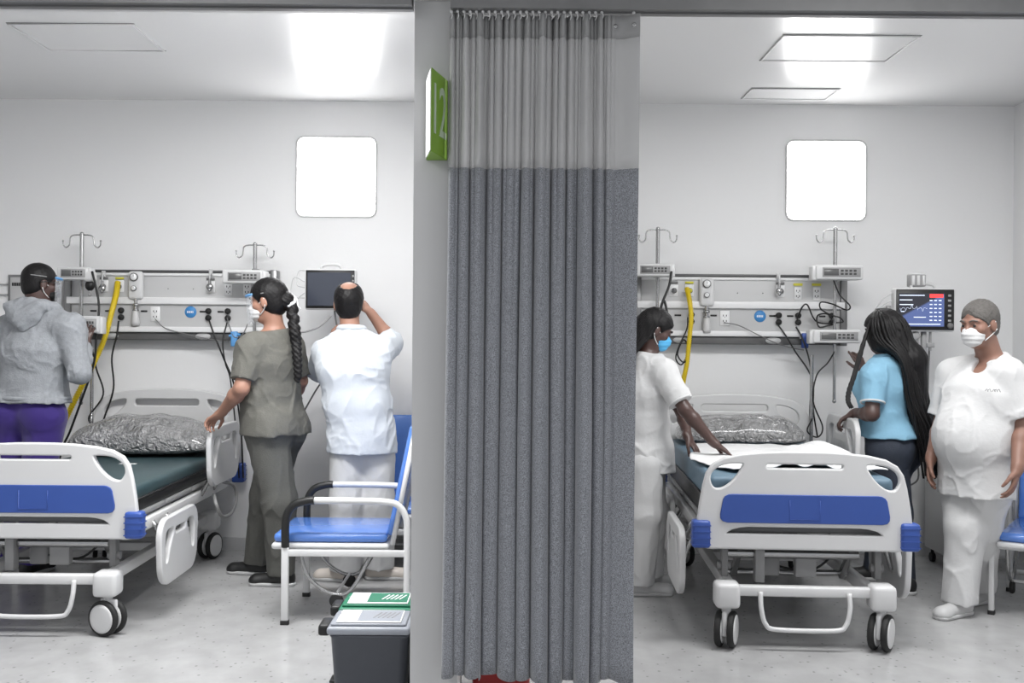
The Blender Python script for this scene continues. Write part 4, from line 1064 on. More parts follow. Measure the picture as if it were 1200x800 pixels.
_lat = np.random.RandomState(5).rand(32, 32, 32)
def vnoise(x, y, z):
    xi, yi, zi = np.floor(x).astype(int), np.floor(y).astype(int), np.floor(z).astype(int)
    fx, fy, fz = x-xi, y-yi, z-zi; fx, fy, fz = [f*f*(3-2*f) for f in (fx, fy, fz)]
    o = 0
    for i in (0, 1):
        for j in (0, 1):
            for k in (0, 1): o = o+_lat[(xi+i) % 32, (yi+j) % 32, (zi+k) % 32]*(fx if i else 1-fx)*(fy if j else 1-fy)*(fz if k else 1-fz)
    return o
def folds(amp, seed, f=(9, 9, 6), fine=.5):
    """cloth creases: warped ridges plus slack billows"""
    def fn(x, y, z):
        s = seed*3.7
        wx = vnoise(x*5+s, y*5, z*5)-.5; wz = vnoise(x*5, y*5+s, z*5+9)-.5
        u, v, w_ = x+.14*wx, y+.14*wz, z+.16*(wx-wz)
        a = 1-np.abs(2*vnoise(u*f[0]+s, v*f[1], w_*f[2]*1.0+(u*3))-1)
        b = 1-np.abs(2*vnoise(u*f[0]*1.6+3, v*f[1]*1.6+s, w_*f[2]*2.6-u*6)-1)
        c = vnoise(x*6+s, y*6+3, z*5)-.5
        return -amp*(.75*a**5+fine*.8*b**6+.45*c-.1)
    return fn
UP = V(0, 0, 1)
def hand(S, wr, dirv, palmn, thumb, curl=.5, size=1., point=False, spread=.10):
    """palm + four unequal bent fingers + side thumb. dirv towards fingers, palmn out of the palm, thumb = side of the thumb"""
    d = nv(dirv); n = nv(np.array(palmn)-d*(np.array(palmn)@d)); s = nv(np.cross(d, n)); s = s if s@np.array(thumb) > 0 else -s
    wr = np.array(wr, float); L = .088*size
    S.seg(wr-d*.02, wr+d*.02, .026*size, .030*size, k=.02, u=s, da=.020*size, db=.017*size)
    S.seg(wr+d*.015, wr+d*L*.85, .030*size, .038*size, k=.012, u=s, da=.017*size, db=.013*size)
    for i, (o, ln) in enumerate(((.030, .070), (.0105, .079), (-.0095, .073), (-.029, .057))):
        b = wr+d*L*(.95 if i in (1, 2) else .90)+s*o*size
        c = 0 if (point and i == 0) else curl
        dd = nv(d+s*spread*(1.5-i)*.6); p = b
        for j, (fr, rr) in enumerate(((.45, .0092), (.31, .0082), (.24, .0074))):
            a_ = c*(.55+j*.75) if c else .06*j
            q = nv(dd*math.cos(a_)+n*math.sin(a_))*ln*fr*size; S.seg(p, p+q, rr*size, (rr-.0008)*size, k=.004); p = p+q
    b = wr+d*.022*size+s*.024*size+n*.004
    m_ = b+nv(d*.75+s*.75+n*.25)*.040*size; e = m_+nv(d*.9+s*.25+n*.35)*.030*size; f_ = e+nv(d*.85-s*.05+n*.5)*.024*size
    S.seg(b, m_, .0145*size, .0112*size, k=.010); S.seg(m_, e, .0105*size, .0094*size, k=.004); S.seg(e, f_, .0092*size, .0078*size, k=.003)

def person(P):
    """P: joints in metres, see the calls"""
    org = V(*P['at'], 0)
    t = thing('person', P['label'], 'person', tuple(org))
    sc = P.get('scale', 1.); sh = P.get('build', 1.)
    hc = np.array(P['head'], float); hf = nv(P['face']); hr = nv(np.cross(hf, UP)); hu = nv(np.cross(hr, hf)); R = np.array([hr, hf, hu])
    def H(x, y, z, k=P.get('hs', 1.)): return hc+(hr*x+hf*y+hu*z)*k
    hs = P.get('hs', 1.)
    nb = np.array(P['neck'], float); ch = np.array(P['chest'], float); ws = np.array(P['waist'], float); pv = np.array(P['pelvis'], float)
    SL, SR = [np.array(x, float) for x in P['sh']]; EL, ER = [np.array(x, float) for x in P['el']]; WL, WR = [np.array(x, float) for x in P['wr']]
    HL_, HR_ = [np.array(x, float) for x in P['hip']]; KL, KR = [np.array(x, float) for x in P['kn']]; AL, AR = [np.array(x, float) for x in P['an']]
    us = nv(SR-SL); up_ = nv(HR_-HL_)
    # ------ body: one continuous skin
    B_ = SDF()
    def torso(S, e, wide=1., deep=1., hipw=1., belly=0.):
        w1, w2, w3, w4 = P.get('tw', (.165, .145, .165, .15)); d1, d2, d3, d4 = P.get('td', (.115, .10, .115, .085))
        S.seg(pv, ws, (w1*hipw+e), (w2*wide+e), k=.05, u=up_, da=d1*deep+e, db=d2*deep+e+belly*.5)
        S.seg(ws, ch, (w2*wide+e), (w3*wide+e), k=.05, u=us, da=d2*deep+e+belly*.5, db=d3*deep+e)
        S.seg(ch, nb*.45+ch*.55, (w3*wide+e), (w4*wide+e), k=.05, u=us, da=d3*deep+e, db=d4*deep+e)
        S.seg(nb-UP*.03, SL, .060+e, .056*sh+e, k=.045); S.seg(nb-UP*.03, SR, .060+e, .056*sh+e, k=.045)
        if belly: S.ell(ws*.75+ch*.25+nv(P['fwd'])*.05, (.13+e, .13+e, .16), R=np.array([us, nv(P['fwd']), UP]), k=.08)
        if P.get('bust'):
            f = nv(P['fwd'])
            for q in (-1, 1): S.ell(ch+f*.075+us*q*.07+UP*.02, (.06+e, .055+e, .06+e), k=.04)
        if P.get('seat'):
            f = nv(P['fwd'])
            for q in (HL_, HR_): S.ell(q-f*.055+UP*.02, (.085+e, .085+e, .10+e), k=.05)
    torso(B_, 0)
    nr = P.get('nr', .055)
    B_.seg(nb-UP*.04, H(0, -.018, -.055), nr*1.12, nr, k=.03)
    # head
    B_.ell(H(0, -.012, .028), V(.074, .093, .086)*hs, R=R, k=.02)
    B_.ell(H(0, .022, -.035), V(.058, .066, .076)*hs, R=R, k=.03)
    B_.ell(H(0, .050, -.090), V(.030, .026, .024)*hs, R=R, k=.03)
    for q in (-1, 1):
        B_.ell(H(q*.042, .055, -.022), V(.022, .022, .022)*hs, R=R, k=.02)
        B_.seg(H(q*.012, .083, .022), H(q*.045, .068, .020), .009*hs, .008*hs, k=.012)
        B_.ell(H(q*.075, -.004, -.012), V(.009, .020, .032)*hs, R=R, k=.008)
        B_.ell(H(q*.031, .093, .002), V(.016, .012, .011)*hs, R=R, k=.010, sub=True)
        B_.ell(H(q*.031, .0745, .002), V(.0125, .0125, .0125)*hs, R=R, k=.004)
        B_.ell(H(q*.012, .098, -.032), V(.008, .008, .007)*hs, R=R, k=.006)
    B_.seg(H(0, .082, .012), H(0, .104, -.028), .0085*hs, .0115*hs, k=.010)
    B_.seg(H(-.018, .080, -.058), H(.018, .080, -.058), .0075*hs, k=.008); B_.seg(H(-.014, .079, -.069), H(.014, .079, -.069), .0075*hs, k=.008)
    ar = P.get('arm', (.047, .039, .026))
    for S_, E, W_ in ((SL, EL, WL), (SR, ER, WR)):
        B_.seg(S_, E, ar[0]*sh, ar[1]*sh, k=.035); m_ = E*.72+W_*.28
        B_.seg(E, m_, ar[1]*sh, ar[1]*1.02*sh, k=.02); B_.seg(m_, W_, ar[1]*1.02*sh, ar[2]*sh, k=.02)
    for (W_, E, hd) in ((WL, EL, P['handL']), (WR, ER, P['handR'])):
        d = hd.get('d'); d = W_-E if d is None else d
        hand(B_, W_, d, hd['n'], hd['t'], hd.get('curl', .5), P.get('hand', 1.), hd.get('point', False))
    lg = P.get('leg', (.085, .056, .036))
    for A, K_, N_ in ((HL_, KL, AL), (HR_, KR, AR)):
        B_.seg(A, K_, lg[0], lg[1], k=.03); m_ = K_*.7+N_*.3; B_.seg(K_, m_, lg[1]*.95, lg[1]*.98, k=.02); B_.seg(m_, N_, lg[1]*.98, lg[2], k=.02)
    toes = [nv(x) for x in P['toe']]
    for N_, T in zip((AL, AR), toes): B_.seg(V(N_[0], N_[1], .045)-T*.03, V(N_[0], N_[1], .032)+T*.12, .032, .026, k=.03); B_.seg(N_, V(N_[0], N_[1], .05), lg[2], .032, k=.02)
    body = B_.mesh('body', M[P['skin']], t, org, vox=.0055, smooth=1)
    # ------ eyes and brows
    for q in (-1, 1):
        mb = MB(); mb.ball(H(q*.031, .0795, .001)-org, .0088*hs, n=10); mb.build('eye', M['eye'], t)
        mb = MB(); mb.tube([H(q*.014, .094, .022)-org, H(q*.032, .091, .028)-org, H(q*.048, .078, .022)-org], .0038, 6, 4); mb.build('eyebrow', M[P['hairm']], t)
    # ------ shoes
    sm, so = P['shoe']
    for N_, T in zip((AL, AR), toes):
        side = np.cross(T, UP); c = V(N_[0], N_[1], 0)
        S = SDF(); S.seg(c-T*.045+UP*.045, c+T*.15+UP*.032, .037, .042, k=.02, u=side, da=.048, db=.034); S.seg(c-T*.03+UP*.06, c+T*.02+UP*.075, .042, .040, k=.02)
        S.ell(c+T*.15+UP*.025, (.046, .046, .034), k=.02); S.cut(V(0, 0, .018), (0, 0, -1)); S.cut(V(0, 0, .105), (0, 0, 1))
        so_ = S.mesh('shoe', M[sm], t, org, vox=.005)
        S = SDF(); S.seg(c-T*.045+UP*.02, c+T*.155+UP*.02, .040, .048, k=.02, u=side, da=.04, db=.04); S.cut(V(0, 0, .001), (0, 0, -1)); S.cut(V(0, 0, .0215), (0, 0, 1))
        S.mesh('sole', M[so], so_, org, vox=.005)
        if P.get('lace'):
            mb = MB()
            for k in range(4):
                q = c+T*(.045+k*.022)+UP*(.088-k*.008); mb.tube([q-side*.022-UP*.008-org, q-org, q+side*.022-UP*.008-org], .003, 6, 3)
            mb.build('lace', M['paper'], so_)
    # ------ trousers
    tr = P['trousers']; e = tr.get('e', .014); S = SDF()
    w1 = P.get('tw', (.165,))[0]; d1 = P.get('td', (.115,))[0]
    S.seg(pv, pv*.55+ws*.45, w1+e, w1*.92+e, k=.05, u=up_, da=d1+e, db=d1*.92+e)
    S.seg(HL_, HR_, lg[0]*.9+e, k=.05)
    if P.get('seat'):
        for q in (HL_, HR_): S.ell(q-nv(P['fwd'])*.055+UP*.02, (.085+e, .085+e, .10+e), k=.05)
    kr, arr = tr.get('knee', lg[1]+.028), tr.get('cuff', .07)
    for A, K_, N_, T in ((HL_, KL, AL, toes[0]), (HR_, KR, AR, toes[1])):
        S.seg(A, K_, lg[0]+e+.008, kr, k=.03); S.seg(K_, N_-UP*.015, kr, arr, k=.03)
    zc = min(AL[2], AR[2])-.02+tr.get('hem', 0); S.cut(V(0, 0, zc), (0, 0, -1)); S.cut(V(*(ws)), UP)
    pants = S.mesh('trousers', M[tr['m']], t, org, vox=.0065, noise=folds(tr.get('fold', .010), P.get('seed', 1)+3, (7, 7, 2.6)))
    # ------ top with sleeves
    tp = P['top']; e = tp.get('e', .020); S = SDF()
    torso(S, e, belly=tp.get('belly', 0.)*1.0)
    hem = tp['hem']; hw = tp.get('hemw', 1.0); hm = V(pv[0], pv[1], hem); hd_ = tp.get('hemd', hw)
    S.seg(pv+UP*.02, hm-UP*.03, (w1+e)*1.02, (w1+e)*hw*1.04, k=.04, u=up_, da=(d1+e)*1.06, db=(d1+e)*hd_*1.1)
    if P.get('seat'):
        for q in (HL_, HR_): S.ell(q-nv(P['fwd'])*.055+UP*.03, (.09+e, .09+e, .11+e), k=.05)
    fr = tp.get('sleeve', .75); sr = tp.get('sr', ar[0]+.026)
    ends = []
    for S_, E, W_ in ((SL, EL, WL), (SR, ER, WR)):
        if fr <= 1: c = S_+(E-S_)*fr; S.seg(S_, c, ar[0]*sh+e+.004, sr, k=.025, flat=True); ends.append((c, nv(E-S_)))
        else:
            c = E+(W_-E)*(fr-1); S.seg(S_, E, ar[0]*sh+e, sr, k=.03); S.seg(E, c, sr, sr*.72, k=.02, flat=True); ends.append((c, nv(W_-E)))
    # cut torso hem only below; collar plane
    nd = nv(nv(H(0, -.018, -.055)-nb)+2.2*UP-.25*nv(P['fwd'])*(-1)); S.cut(nb+nd*tp.get('collar', .025), nd)
    S.cut(V(0, 0, hem), (0, 0, -1)) if tp.get('cuthem', True) else None
    if tp.get('vneck'):
        f = nv(P['fwd']); S.ell(nb+f*.10-UP*.035, V(.05, .08, .085), R=np.array([us, f, UP]), k=.012, sub=True)
    if tp.get('vent'):
        for (p_, r_) in tp['vent']: S.ell(p_, r_, k=.008, sub=True)
    nz = folds(tp.get('fold', .011), P.get('seed', 1))
    if P.get('extra'): P['extra'](S)
    top = S.mesh(tp['name'], M[tp['m']], t, org, vox=.0065, noise=nz)
    def garment_band(name, c, n_, r, m, w_=.012):
        """stitched band round a sleeve or neck opening"""
        n_ = nv(n_); a = nv(np.cross(n_, V(.31, .22, .9))); b = np.cross(n_, a)
        mb = MB(); mb.tube([tuple(c-org+(a*math.cos(q)+b*math.sin(q))*r) for q in np.linspace(0, 2*PI, 20, endpoint=False)], w_/2, 6, 2, closed=True); return mb.build(name, m, top)
    if tp.get('neckband'): garment_band('neckline', nb+nd*(tp.get('collar', .025)-.004), nd, nr*1.12+e+.004, M[tp['m']], .016)
    return dict(t=t, H=H, R=R, org=org, hs=hs, body=body, top=top, nb=nb, band=garment_band)

def face_mask(p, m):
    H, R, hs, org, t = p['H'], p['R'], p['hs'], p['org'], p['t']
    S = SDF(); S.ell(H(0, .052, -.050), V(.056, .058, .046)*hs, R=R, k=.01); S.ell(H(0, .084, -.034), V(.026, .030, .024)*hs, R=R, k=.03); S.ell(H(0, .070, -.080), V(.036, .030, .024)*hs, R=R, k=.03)
    S.cut(H(0, .020, 0), -R[1]); S.cut(H(0, .08, -.002), R[2])
    o = S.mesh('face_mask', M[m], t, org, vox=.005, noise=lambda x, y, z: .0016*np.sin(z*260))
    for q in (-1, 1):
        mb = MB()
        mb.tube([H(q*.054, .046, -.022)-org, H(q*.068, .015, -.006)-org, H(q*.082, -.010, .008)-org], .003, 5, 3)
        mb.tube([H(q*.050, .040, -.078)-org, H(q*.068, .005, -.052)-org, H(q*.084, -.012, -.028)-org], .003, 5, 3); mb.build('ear_loop', M['mask'], o)
    return o
def cap_hair(p, m, thick=.010, front=.060, low=-.05, noise_=.0012, bald=None, side=.0, vox=.005):
    H, R, hs, org, t = p['H'], p['R'], p['hs'], p['org'], p['t']
    S = SDF(); S.ell(H(0, -.012, .028), (V(.074, .093, .086)+thick)*hs, R=R, k=.01); S.ell(H(0, -.035, -.025), (V(.062, .062, .062)+thick*.8)*hs, R=R, k=.02)
    S.ell(H(0, .095, -.035), V(.12, .085, .078)*hs, R=R, k=.012, sub=True)
    for q in (-1, 1): S.ell(H(q*.085, .004, -.018), V(.028, .024, .036)*hs, R=R, k=.008, sub=True)
    S.cut(H(0, 0, low), -R[2]+R[1]*.3)
    S.cut(H(0, front+.03, 0), R[1])
    if bald: S.ell(H(0, bald[0], bald[1]), V(*bald[2])*hs, R=R, k=.006, sub=True)
    return S.mesh('hair', M[m], t, org, vox=vox, noise=lambda x, y, z: noise_*np.sin(x*190+4*np.sin(z*40))*np.sin(z*150+y*90))
def shield(p, c1=.03):
    """blue brow band and clear curved visor"""
    H, org, t = p['H'], p['org'], p['t']
    bm = bmesh.new(); n = 18; rows = []
    for z, out in ((.045, .030), (-.115, .045)):
        rows.append([bm.verts.new(H(math.sin(a)*.095, math.cos(a)*.085+out, z)-org) for a in np.linspace(-1.35, 1.35, n)])
    for i in range(n-1): f = bm.faces.new((rows[0][i], rows[0][i+1], rows[1][i+1], rows[1][i])); f.smooth = True
    me = bpy.data.meshes.new('visor'); bm.to_mesh(me); bm.free(); v = link('face_shield', me, M['glass'], t); so = v.modifiers.new('s', 'SOLIDIFY'); so.thickness = .001
    mb = MB(); mb.tube([H(math.sin(a)*.093, math.cos(a)*.085+.028, .038)-org for a in np.linspace(-1.3, 1.3, 12)], .0075, 6, 2); mb.build('shield_band', M['bluelight'], v)
    mb = MB(); mb.tube([H(math.sin(a)*.086, -math.cos(a)*.10+.0, .036)-org for a in np.linspace(-1.6, 1.6, 12)], .003, 6, 2); mb.build('head_strap', M['grey'], v)
    return v
# ---------------------------------------------------------------- the six people
def A(px, py, d): return V(*at(px, py, d))
def Az(px, z, d): p = at(px, 400, d); return V(p.x, d, z)
def g_off(p): return lambda q: q-p['org']

# 1 hooded man at the left bed
hd = A(47, 332, 6.2)
f1 = nv((.22, .97, 0))
def hood1(S): pass
p1 = person(dict(label='person in grey hoodie and purple trousers, seen from behind, touching an infusion pump', at=(A(40, 400, 6.2)[0], 6.2), head=hd, face=(.72, .68, -.12), hs=1.05, fwd=f1,
    neck=A(45, 366, 6.2), chest=A(42, 412, 6.18), waist=A(40, 448, 6.18), pelvis=A(40, 482, 6.18), sh=(A(12, 386, 6.25), A(82, 385, 6.12)), el=(A(-14, 436, 6.3), A(93, 437, 6.08)), wr=(A(2, 470, 6.45), A(99, 403, 6.27)),
    hip=(A(18, 490, 6.2), A(54, 490, 6.16)), kn=(Az(5, .5, 6.2), Az(43, .5, 6.14)), an=(Az(0, .09, 6.26), Az(38, .09, 6.2)), toe=((-.1, 1, 0), (.25, .97, 0)),
    tw=(.175, .16, .185, .17), td=(.125, .115, .125, .09), build=1.08, nr=.062, arm=(.052, .042, .028), leg=(.098, .065, .042), skin='skin_dark', hairm='hair', seat=True, seed=2,
    handL=dict(n=(1, 0, 0), t=(0, 0, 1)), handR=dict(d=(.05, .35, .9), n=(-.2, .9, -.3), t=(-1, 0, 0), curl=.55, point=True),
    shoe=('shoeblack', 'shoesole'), trousers=dict(m='purple', e=.012, knee=.09, cuff=.07, fold=.006), top=dict(name='hoodie', m='hoodie', e=.03, hem=1.05, hemw=1.0, sleeve=1.86, sr=.064, collar=.045, fold=.012)))
cap_hair(p1, 'hair', thick=.0045, front=.055, low=-.055, noise_=.0008)
S = SDF(); c = p1['nb']+V(0, -.01, .035)
ra = nv((.97, -.22, 0)); rf = f1; Rr = np.array([ra, rf, UP])
for k in range(10):
    a0, a1 = 2*PI*k/10, 2*PI*(k+1)/10
    q = lambda a: c+ra*math.cos(a)*.108+rf*(math.sin(a)*.10)+UP*(-.012-.028*math.sin(a))
    S.seg(q(a0), q(a1), .036, .036, k=.02)
S.ell(c-rf*.115-UP*.055, (.115, .045, .06), R=Rr, k=.04)
S.seg(c-rf*.12+ra*.10, c-rf*.13-UP*.11, .03, .03, k=.04); S.seg(c-rf*.12-ra*.10, c-rf*.13-UP*.11, .03, .03, k=.04)
S.mesh('hood', M['hoodie'], p1['top'], p1['org'], vox=.006, noise=folds(.010, 5, (12, 12, 10)))
mb = MB(); q = [c-p1['org']+ra*math.cos(a)*.2+rf*math.sin(a)*.14 for a in np.linspace(0, 2*PI, 24, endpoint=False)]
mb.tube([Vector((p1['org']*0+V(*(A(40, 400, 6.18)[:2]-p1['org'][:2]), 1.075)+ra*math.cos(a)*.212+rf*math.sin(a)*.165)) for a in np.linspace(0, 2*PI, 24, endpoint=False)], .014, 8, 3, closed=True)
mb.build('waistband', M['hoodie'], p1['top'])
# spectacles / brow shield
def goggles(p, m='grey'):
    H, org, t = p['H'], p['org'], p['t']
    mb = MB()
    mb.tube([H(math.sin(a)*.082, math.cos(a)*.075+.03, .012)-org for a in np.linspace(-1.2, 1.2, 12)], .004, 6, 2)
    for q in (-1, 1): mb.tube([H(q*.078, .058, .012)-org, H(q*.085, .0, .008)-org, H(q*.08, -.03, 0)-org], .003, 6, 3)
    g1 = mb.build('glasses', M[m], t)
    mb = MB(); mb.tube([H(math.sin(a)*.083, math.cos(a)*.078+.032, -.002)-org for a in np.linspace(-1.1, 1.1, 12)], .012, 8, 2); mb.build('lens', M['glass'], g1)
goggles(p1, 'black'); 
face_mask(p1, 'black')
shield(p1)

# 2 woman in grey scrubs holding the left bed rail
f2 = nv((-.85, .53, 0))
p2 = person(dict(label='person in grey scrubs with braided black hair, holding the side rail of left bed', at=(A(322, 400, 6.03)[0], 6.03), head=A(314, 352, 6.0), face=(-.98, .14, -.16), hs=1.07, fwd=f2,
    neck=A(323, 388, 6.02), chest=A(314, 425, 6.0), waist=A(317, 462, 6.02), pelvis=A(321, 497, 6.03), sh=(A(294, 408, 5.86), A(341, 406, 6.14)), el=(A(283, 455, 5.80), A(352, 446, 6.22)), wr=(A(259, 484, 5.96), A(338, 478, 6.36)),
    hip=(A(313, 508, 5.95), A(331, 508, 6.12)), kn=(Az(329, .5, 5.93), Az(314, .5, 6.16)), an=(Az(332, .09, 5.98), Az(303, .09, 6.26)), toe=((-.97, .1, 0), (-.97, .2, 0)),
    tw=(.19, .165, .165, .145), td=(.135, .125, .13, .095), leg=(.100, .066, .042), arm=(.054, .043, .026), skin='skin_tan', hairm='hair', seat=True, bust=True, seed=5, nr=.052,
    handL=dict(d=(-.75, .35, -.5), n=(-.3, -.1, -1), t=(.2, .9, .2), curl=.9), handR=dict(n=(0, 0, -1), t=(1, 0, 0)),
    shoe=('shoeblack', 'shoesole'), lace=True, trousers=dict(m='scrubdark', e=.014, knee=.098, cuff=.078, fold=.013), top=dict(name='scrub_top', m='scrub', e=.022, hem=.885, hemw=1.04, sleeve=.80, sr=.070, collar=.0, fold=.012, neckband=True)))
cap_hair(p2, 'hair', thick=.013, front=.058, low=-.07)
H, org, t2 = p2['H'], p2['org'], p2['t']
S = SDF(); S.ell(H(0, -.10, -.015), (.05, .05, .055), k=.03)
pts = [H(0, -.105, -.01), H(.005, -.125, -.05), A(345, 385, 5.93), A(347, 400, 5.93), A(348, 415, 5.91), A(349, 432, 5.90), A(349, 446, 5.90)]
PP = catmull([Vector(q) for q in pts], 5)
for i in range(len(PP)-1):
    r = .036*(1-.55*i/(len(PP)-1)); sd = (-1)**i*.007
    S.ell(V(*PP[i])+V(sd, 0, 0), (r, r*.9, r*1.15), k=.004); S.seg(PP[i], PP[i+1], r*.75, k=.004)
S.mesh('braid', M['hair'], t2, org, vox=.0045, noise=lambda x, y, z: .0015*np.sin(x*160+z*220), smooth=0)
mb = MB(); c = H(0, -.122, -.018)-org; mb.tube([c+V(math.cos(a)*.028, math.sin(a)*.02, math.sin(a)*.028+.004*math.sin(5*a)) for a in np.linspace(0, 2*PI, 14, endpoint=False)], .013, 8, 2, closed=True)
mb.tube([c, c+V(.04, 0, .01), c+V(.05, -.01, -.03), c+V(.07, -.01, -.055)], .004, 6, 4); mb.build('scrunchie', M['mask'], t2)
face_mask(p2, 'mask'); shield(p2)
mb = MB(); mb.tube([V(*A(262, 481, 5.95))-org+V(math.cos(a)*.022, math.sin(a)*.03, math.cos(a)*.022) for a in np.linspace(0, 2*PI, 14, endpoint=False)], .005, 6, 2, closed=True); mb.build('wrist_watch', M['black'], t2)

# 3 man in long white coat at the dark monitor
f3 = V(0, 1, 0)
p3 = person(dict(label='person with balding head in white coat, back turned, adjusting the dark monitor', at=(A(424, 400, 6.1)[0], 6.1), head=A(409, 355, 6.12), face=(-.08, 1, .12), hs=1.10, fwd=f3,
    neck=A(412, 391, 6.09), chest=A(413, 432, 6.07), waist=A(419, 474, 6.07), pelvis=A(424, 510, 6.08), sh=(A(383, 413, 6.1), A(446, 411, 6.1)), el=(A(374, 438, 6.28), A(459, 400, 6.30)), wr=(A(389, 403, 6.37), A(435, 367, 6.38)),
    hip=(A(410, 512, 6.08), A(440, 512, 6.08)), kn=(Az(408, .49, 6.06), Az(443, .49, 6.1)), an=(Az(406, .09, 6.1), Az(446, .09, 6.16)), toe=((-.92, .2, 0), (.9, .05, 0)),
    tw=(.165, .165, .18, .155), td=(.12, .12, .12, .09), leg=(.090, .062, .04), arm=(.050, .041, .028), skin='skin_tan', hairm='hair', seed=8, nr=.056,
    handL=dict(d=(.1, .3, .95), n=(.7, .6, 0), t=(0, -1, .2), curl=.6), handR=dict(d=(-.55, .3, .7), n=(-.6, .3, -.4), t=(-.7, -.1, -.7), curl=.35),
    shoe=('shoebeige', 'shoesole'), trousers=dict(m='white', e=.016, knee=.10, cuff=.092, fold=.008), top=dict(name='lab_coat', m='whiteblue', e=.026, hem=.775, hemw=1.06, sleeve=.93, sr=.082, collar=.045, fold=.012)))
cap_hair(p3, 'hair', thick=.007, front=.03, low=-.075, noise_=.0014, bald=(-.035, .108, (.046, .068, .040)))
p3['band']('collar', p3['nb']+UP*.03, (0, .1, 1), .072, M['whiteblue'], .04)

# 4 nurse leaning over the right bed
f4 = nv((.95, .22, 0))
p4 = person(dict(label='person in white tunic with long dark hair and blue mask, reaching over the right bed', at=(A(760, 400, 5.86)[0], 5.86), head=A(768, 386, 5.86), face=(.90, .05, -.42), hs=.98, fwd=f4,
    neck=A(757, 417, 5.87), chest=A(757, 457, 5.86), waist=A(757, 497, 5.87), pelvis=A(758, 532, 5.88), sh=(A(766, 433, 6.02), A(778, 436, 5.71)), el=(A(800, 484, 5.98), A(803, 480, 5.62)), wr=(A(806, 512, 5.84), A(837, 519, 5.60)),
    hip=(A(759, 545, 5.97), A(755, 545, 5.79)), kn=(Az(763, .47, 5.98), Az(757, .47, 5.78)), an=(Az(764, .09, 6.02), Az(752, .09, 5.82)), toe=((.95, .2, 0), (.97, .05, 0)),
    tw=(.150, .135, .145, .13), td=(.115, .10, .11, .085), leg=(.086, .058, .038), arm=(.043, .036, .023), skin='skin_dark', hairm='hair', bust=True, seed=11, nr=.048,
    handL=dict(d=(.45, -.2, -.7), n=(.1, 0, -1), t=(0, -.8, 0), curl=.4), handR=dict(d=(.8, -.05, -.55), n=(-.2, 0, -1), t=(0, 1, 0), curl=.35),
    shoe=('shoewhite', 'shoesole'), lace=True, trousers=dict(m='white', e=.014, knee=.092, cuff=.08, fold=.010), top=dict(name='tunic', m='white', e=.022, hem=.70, hemw=1.06, sleeve=.80, sr=.066, collar=.02, fold=.010)))
cap_hair(p4, 'hair', thick=.014, front=.055, low=-.10)
def braids(p, n, roots, path, r0, r1, name='braid_strands', seed=1):
    rnd = random.Random(seed); org = p['org']; mb = MB()
    for k in range(n):
        u = k/(n-1); ang = -roots+2*roots*u
        pts = path(u, rnd, ang)
        mb.tube([Vector(q)-Vector(org) for q in pts], r0, 6, 5, rfun=lambda t, a=r0, b=r1, k=k: (a+(b-a)*t)*(1+.18*math.sin(t*110+k)))
    return mb.build(name, M['hair'], p['t'])
def path4(u, rnd, ang):
    H = p4['H']; s_, c_ = math.sin(ang), math.cos(ang)
    a = H(s_*.035, -.02-c_*.04, .11); b = H(s_*.085, -.035-c_*.075, .05); c = H(s_*.088, -.04-c_*.085, -.05)
    q = p4['nb']; d = q+V(-.085-c_*.035+rnd.uniform(-.01, .01), -s_*.105, -.0); e = q+V(-.100-c_*.04+rnd.uniform(-.02, .015), -s_*.12, -.14); f = q+V(-.10-c_*.04+rnd.uniform(-.02, .02), -s_*.12, -.24-rnd.uniform(0, .07))
    return [a, b, c, d, e, f]
braids(p4, 34, 1.75, path4, .0105, .007, seed=4)
face_mask(p4, 'bluemask')
p4['band']('sleeve_cuff', V(*(A(778, 436, 5.71)+(A(803, 480, 5.62)-A(778, 436, 5.71))*.78)), A(803, 480, 5.62)-A(778, 436, 5.71), .066, M['white'], .014)

# 5 woman in light blue shirt at the right bed rail
f5 = nv((-.85, .53, 0))
p5 = person(dict(label='person in light blue shirt and jeans with waist-long black braids, beside right bed', at=(A(1044, 400, 6.0)[0], 6.02), head=A(1035, 389, 6.03), face=(-.82, .57, -.1), hs=1.0, fwd=f5,
    neck=A(1040, 421, 6.03), chest=A(1034, 455, 6.0), waist=A(1036, 488, 6.0), pelvis=A(1044, 520, 6.0), sh=(A(1024, 440, 5.88), A(1053, 440, 6.16)), el=(A(1022, 485, 5.82), A(1034, 462, 6.34)), wr=(A(1001, 484, 6.02), A(1013, 434, 6.45)),
    hip=(A(1040, 530, 5.93), A(1054, 530, 6.1)), kn=(Az(1055, .46, 5.9), Az(1038, .46, 6.16)), an=(Az(1062, .09, 5.93), Az(1026, .09, 6.24)), toe=((-.3, .95, 0), (-.97, .15, 0)),
    tw=(.175, .145, .155, .14), td=(.13, .105, .12, .09), leg=(.098, .060, .038), arm=(.048, .039, .024), skin='skin_dark', hairm='hair', seat=True, bust=True, seed=14, nr=.05,
    handL=dict(d=(-.75, .25, -.45), n=(-.3, 0, -1), t=(.1, .9, .1), curl=.95), handR=dict(d=(-.35, .35, .85), n=(-.3, .9, -.2), t=(-1, 0, 0), curl=.45, point=True),
    shoe=('shoeblack', 'shoesole'), trousers=dict(m='jeans', e=.009, knee=.072, cuff=.060, fold=.006), top=dict(name='polo_shirt', m='lightblue', e=.018, hem=.895, hemw=1.05, sleeve=.72, sr=.064, collar=.02, fold=.008)))
cap_hair(p5, 'hair', thick=.026, front=.085, low=-.12)
H, org = p5['H'], p5['org']
S = SDF(); S.ell(H(0, -.055, -.03), V(.088, .085, .13), R=p5['R'], k=.03); q = p5['nb']-nv(p5['R'][1]*V(1, 1, 0))*.13; S.seg(H(0, -.07, -.06), q, .085, .085, k=.04); S.seg(q, q-nv(p5['R'][1]*V(1, 1, 0))*.04-UP*.36, .085, .065, k=.04)
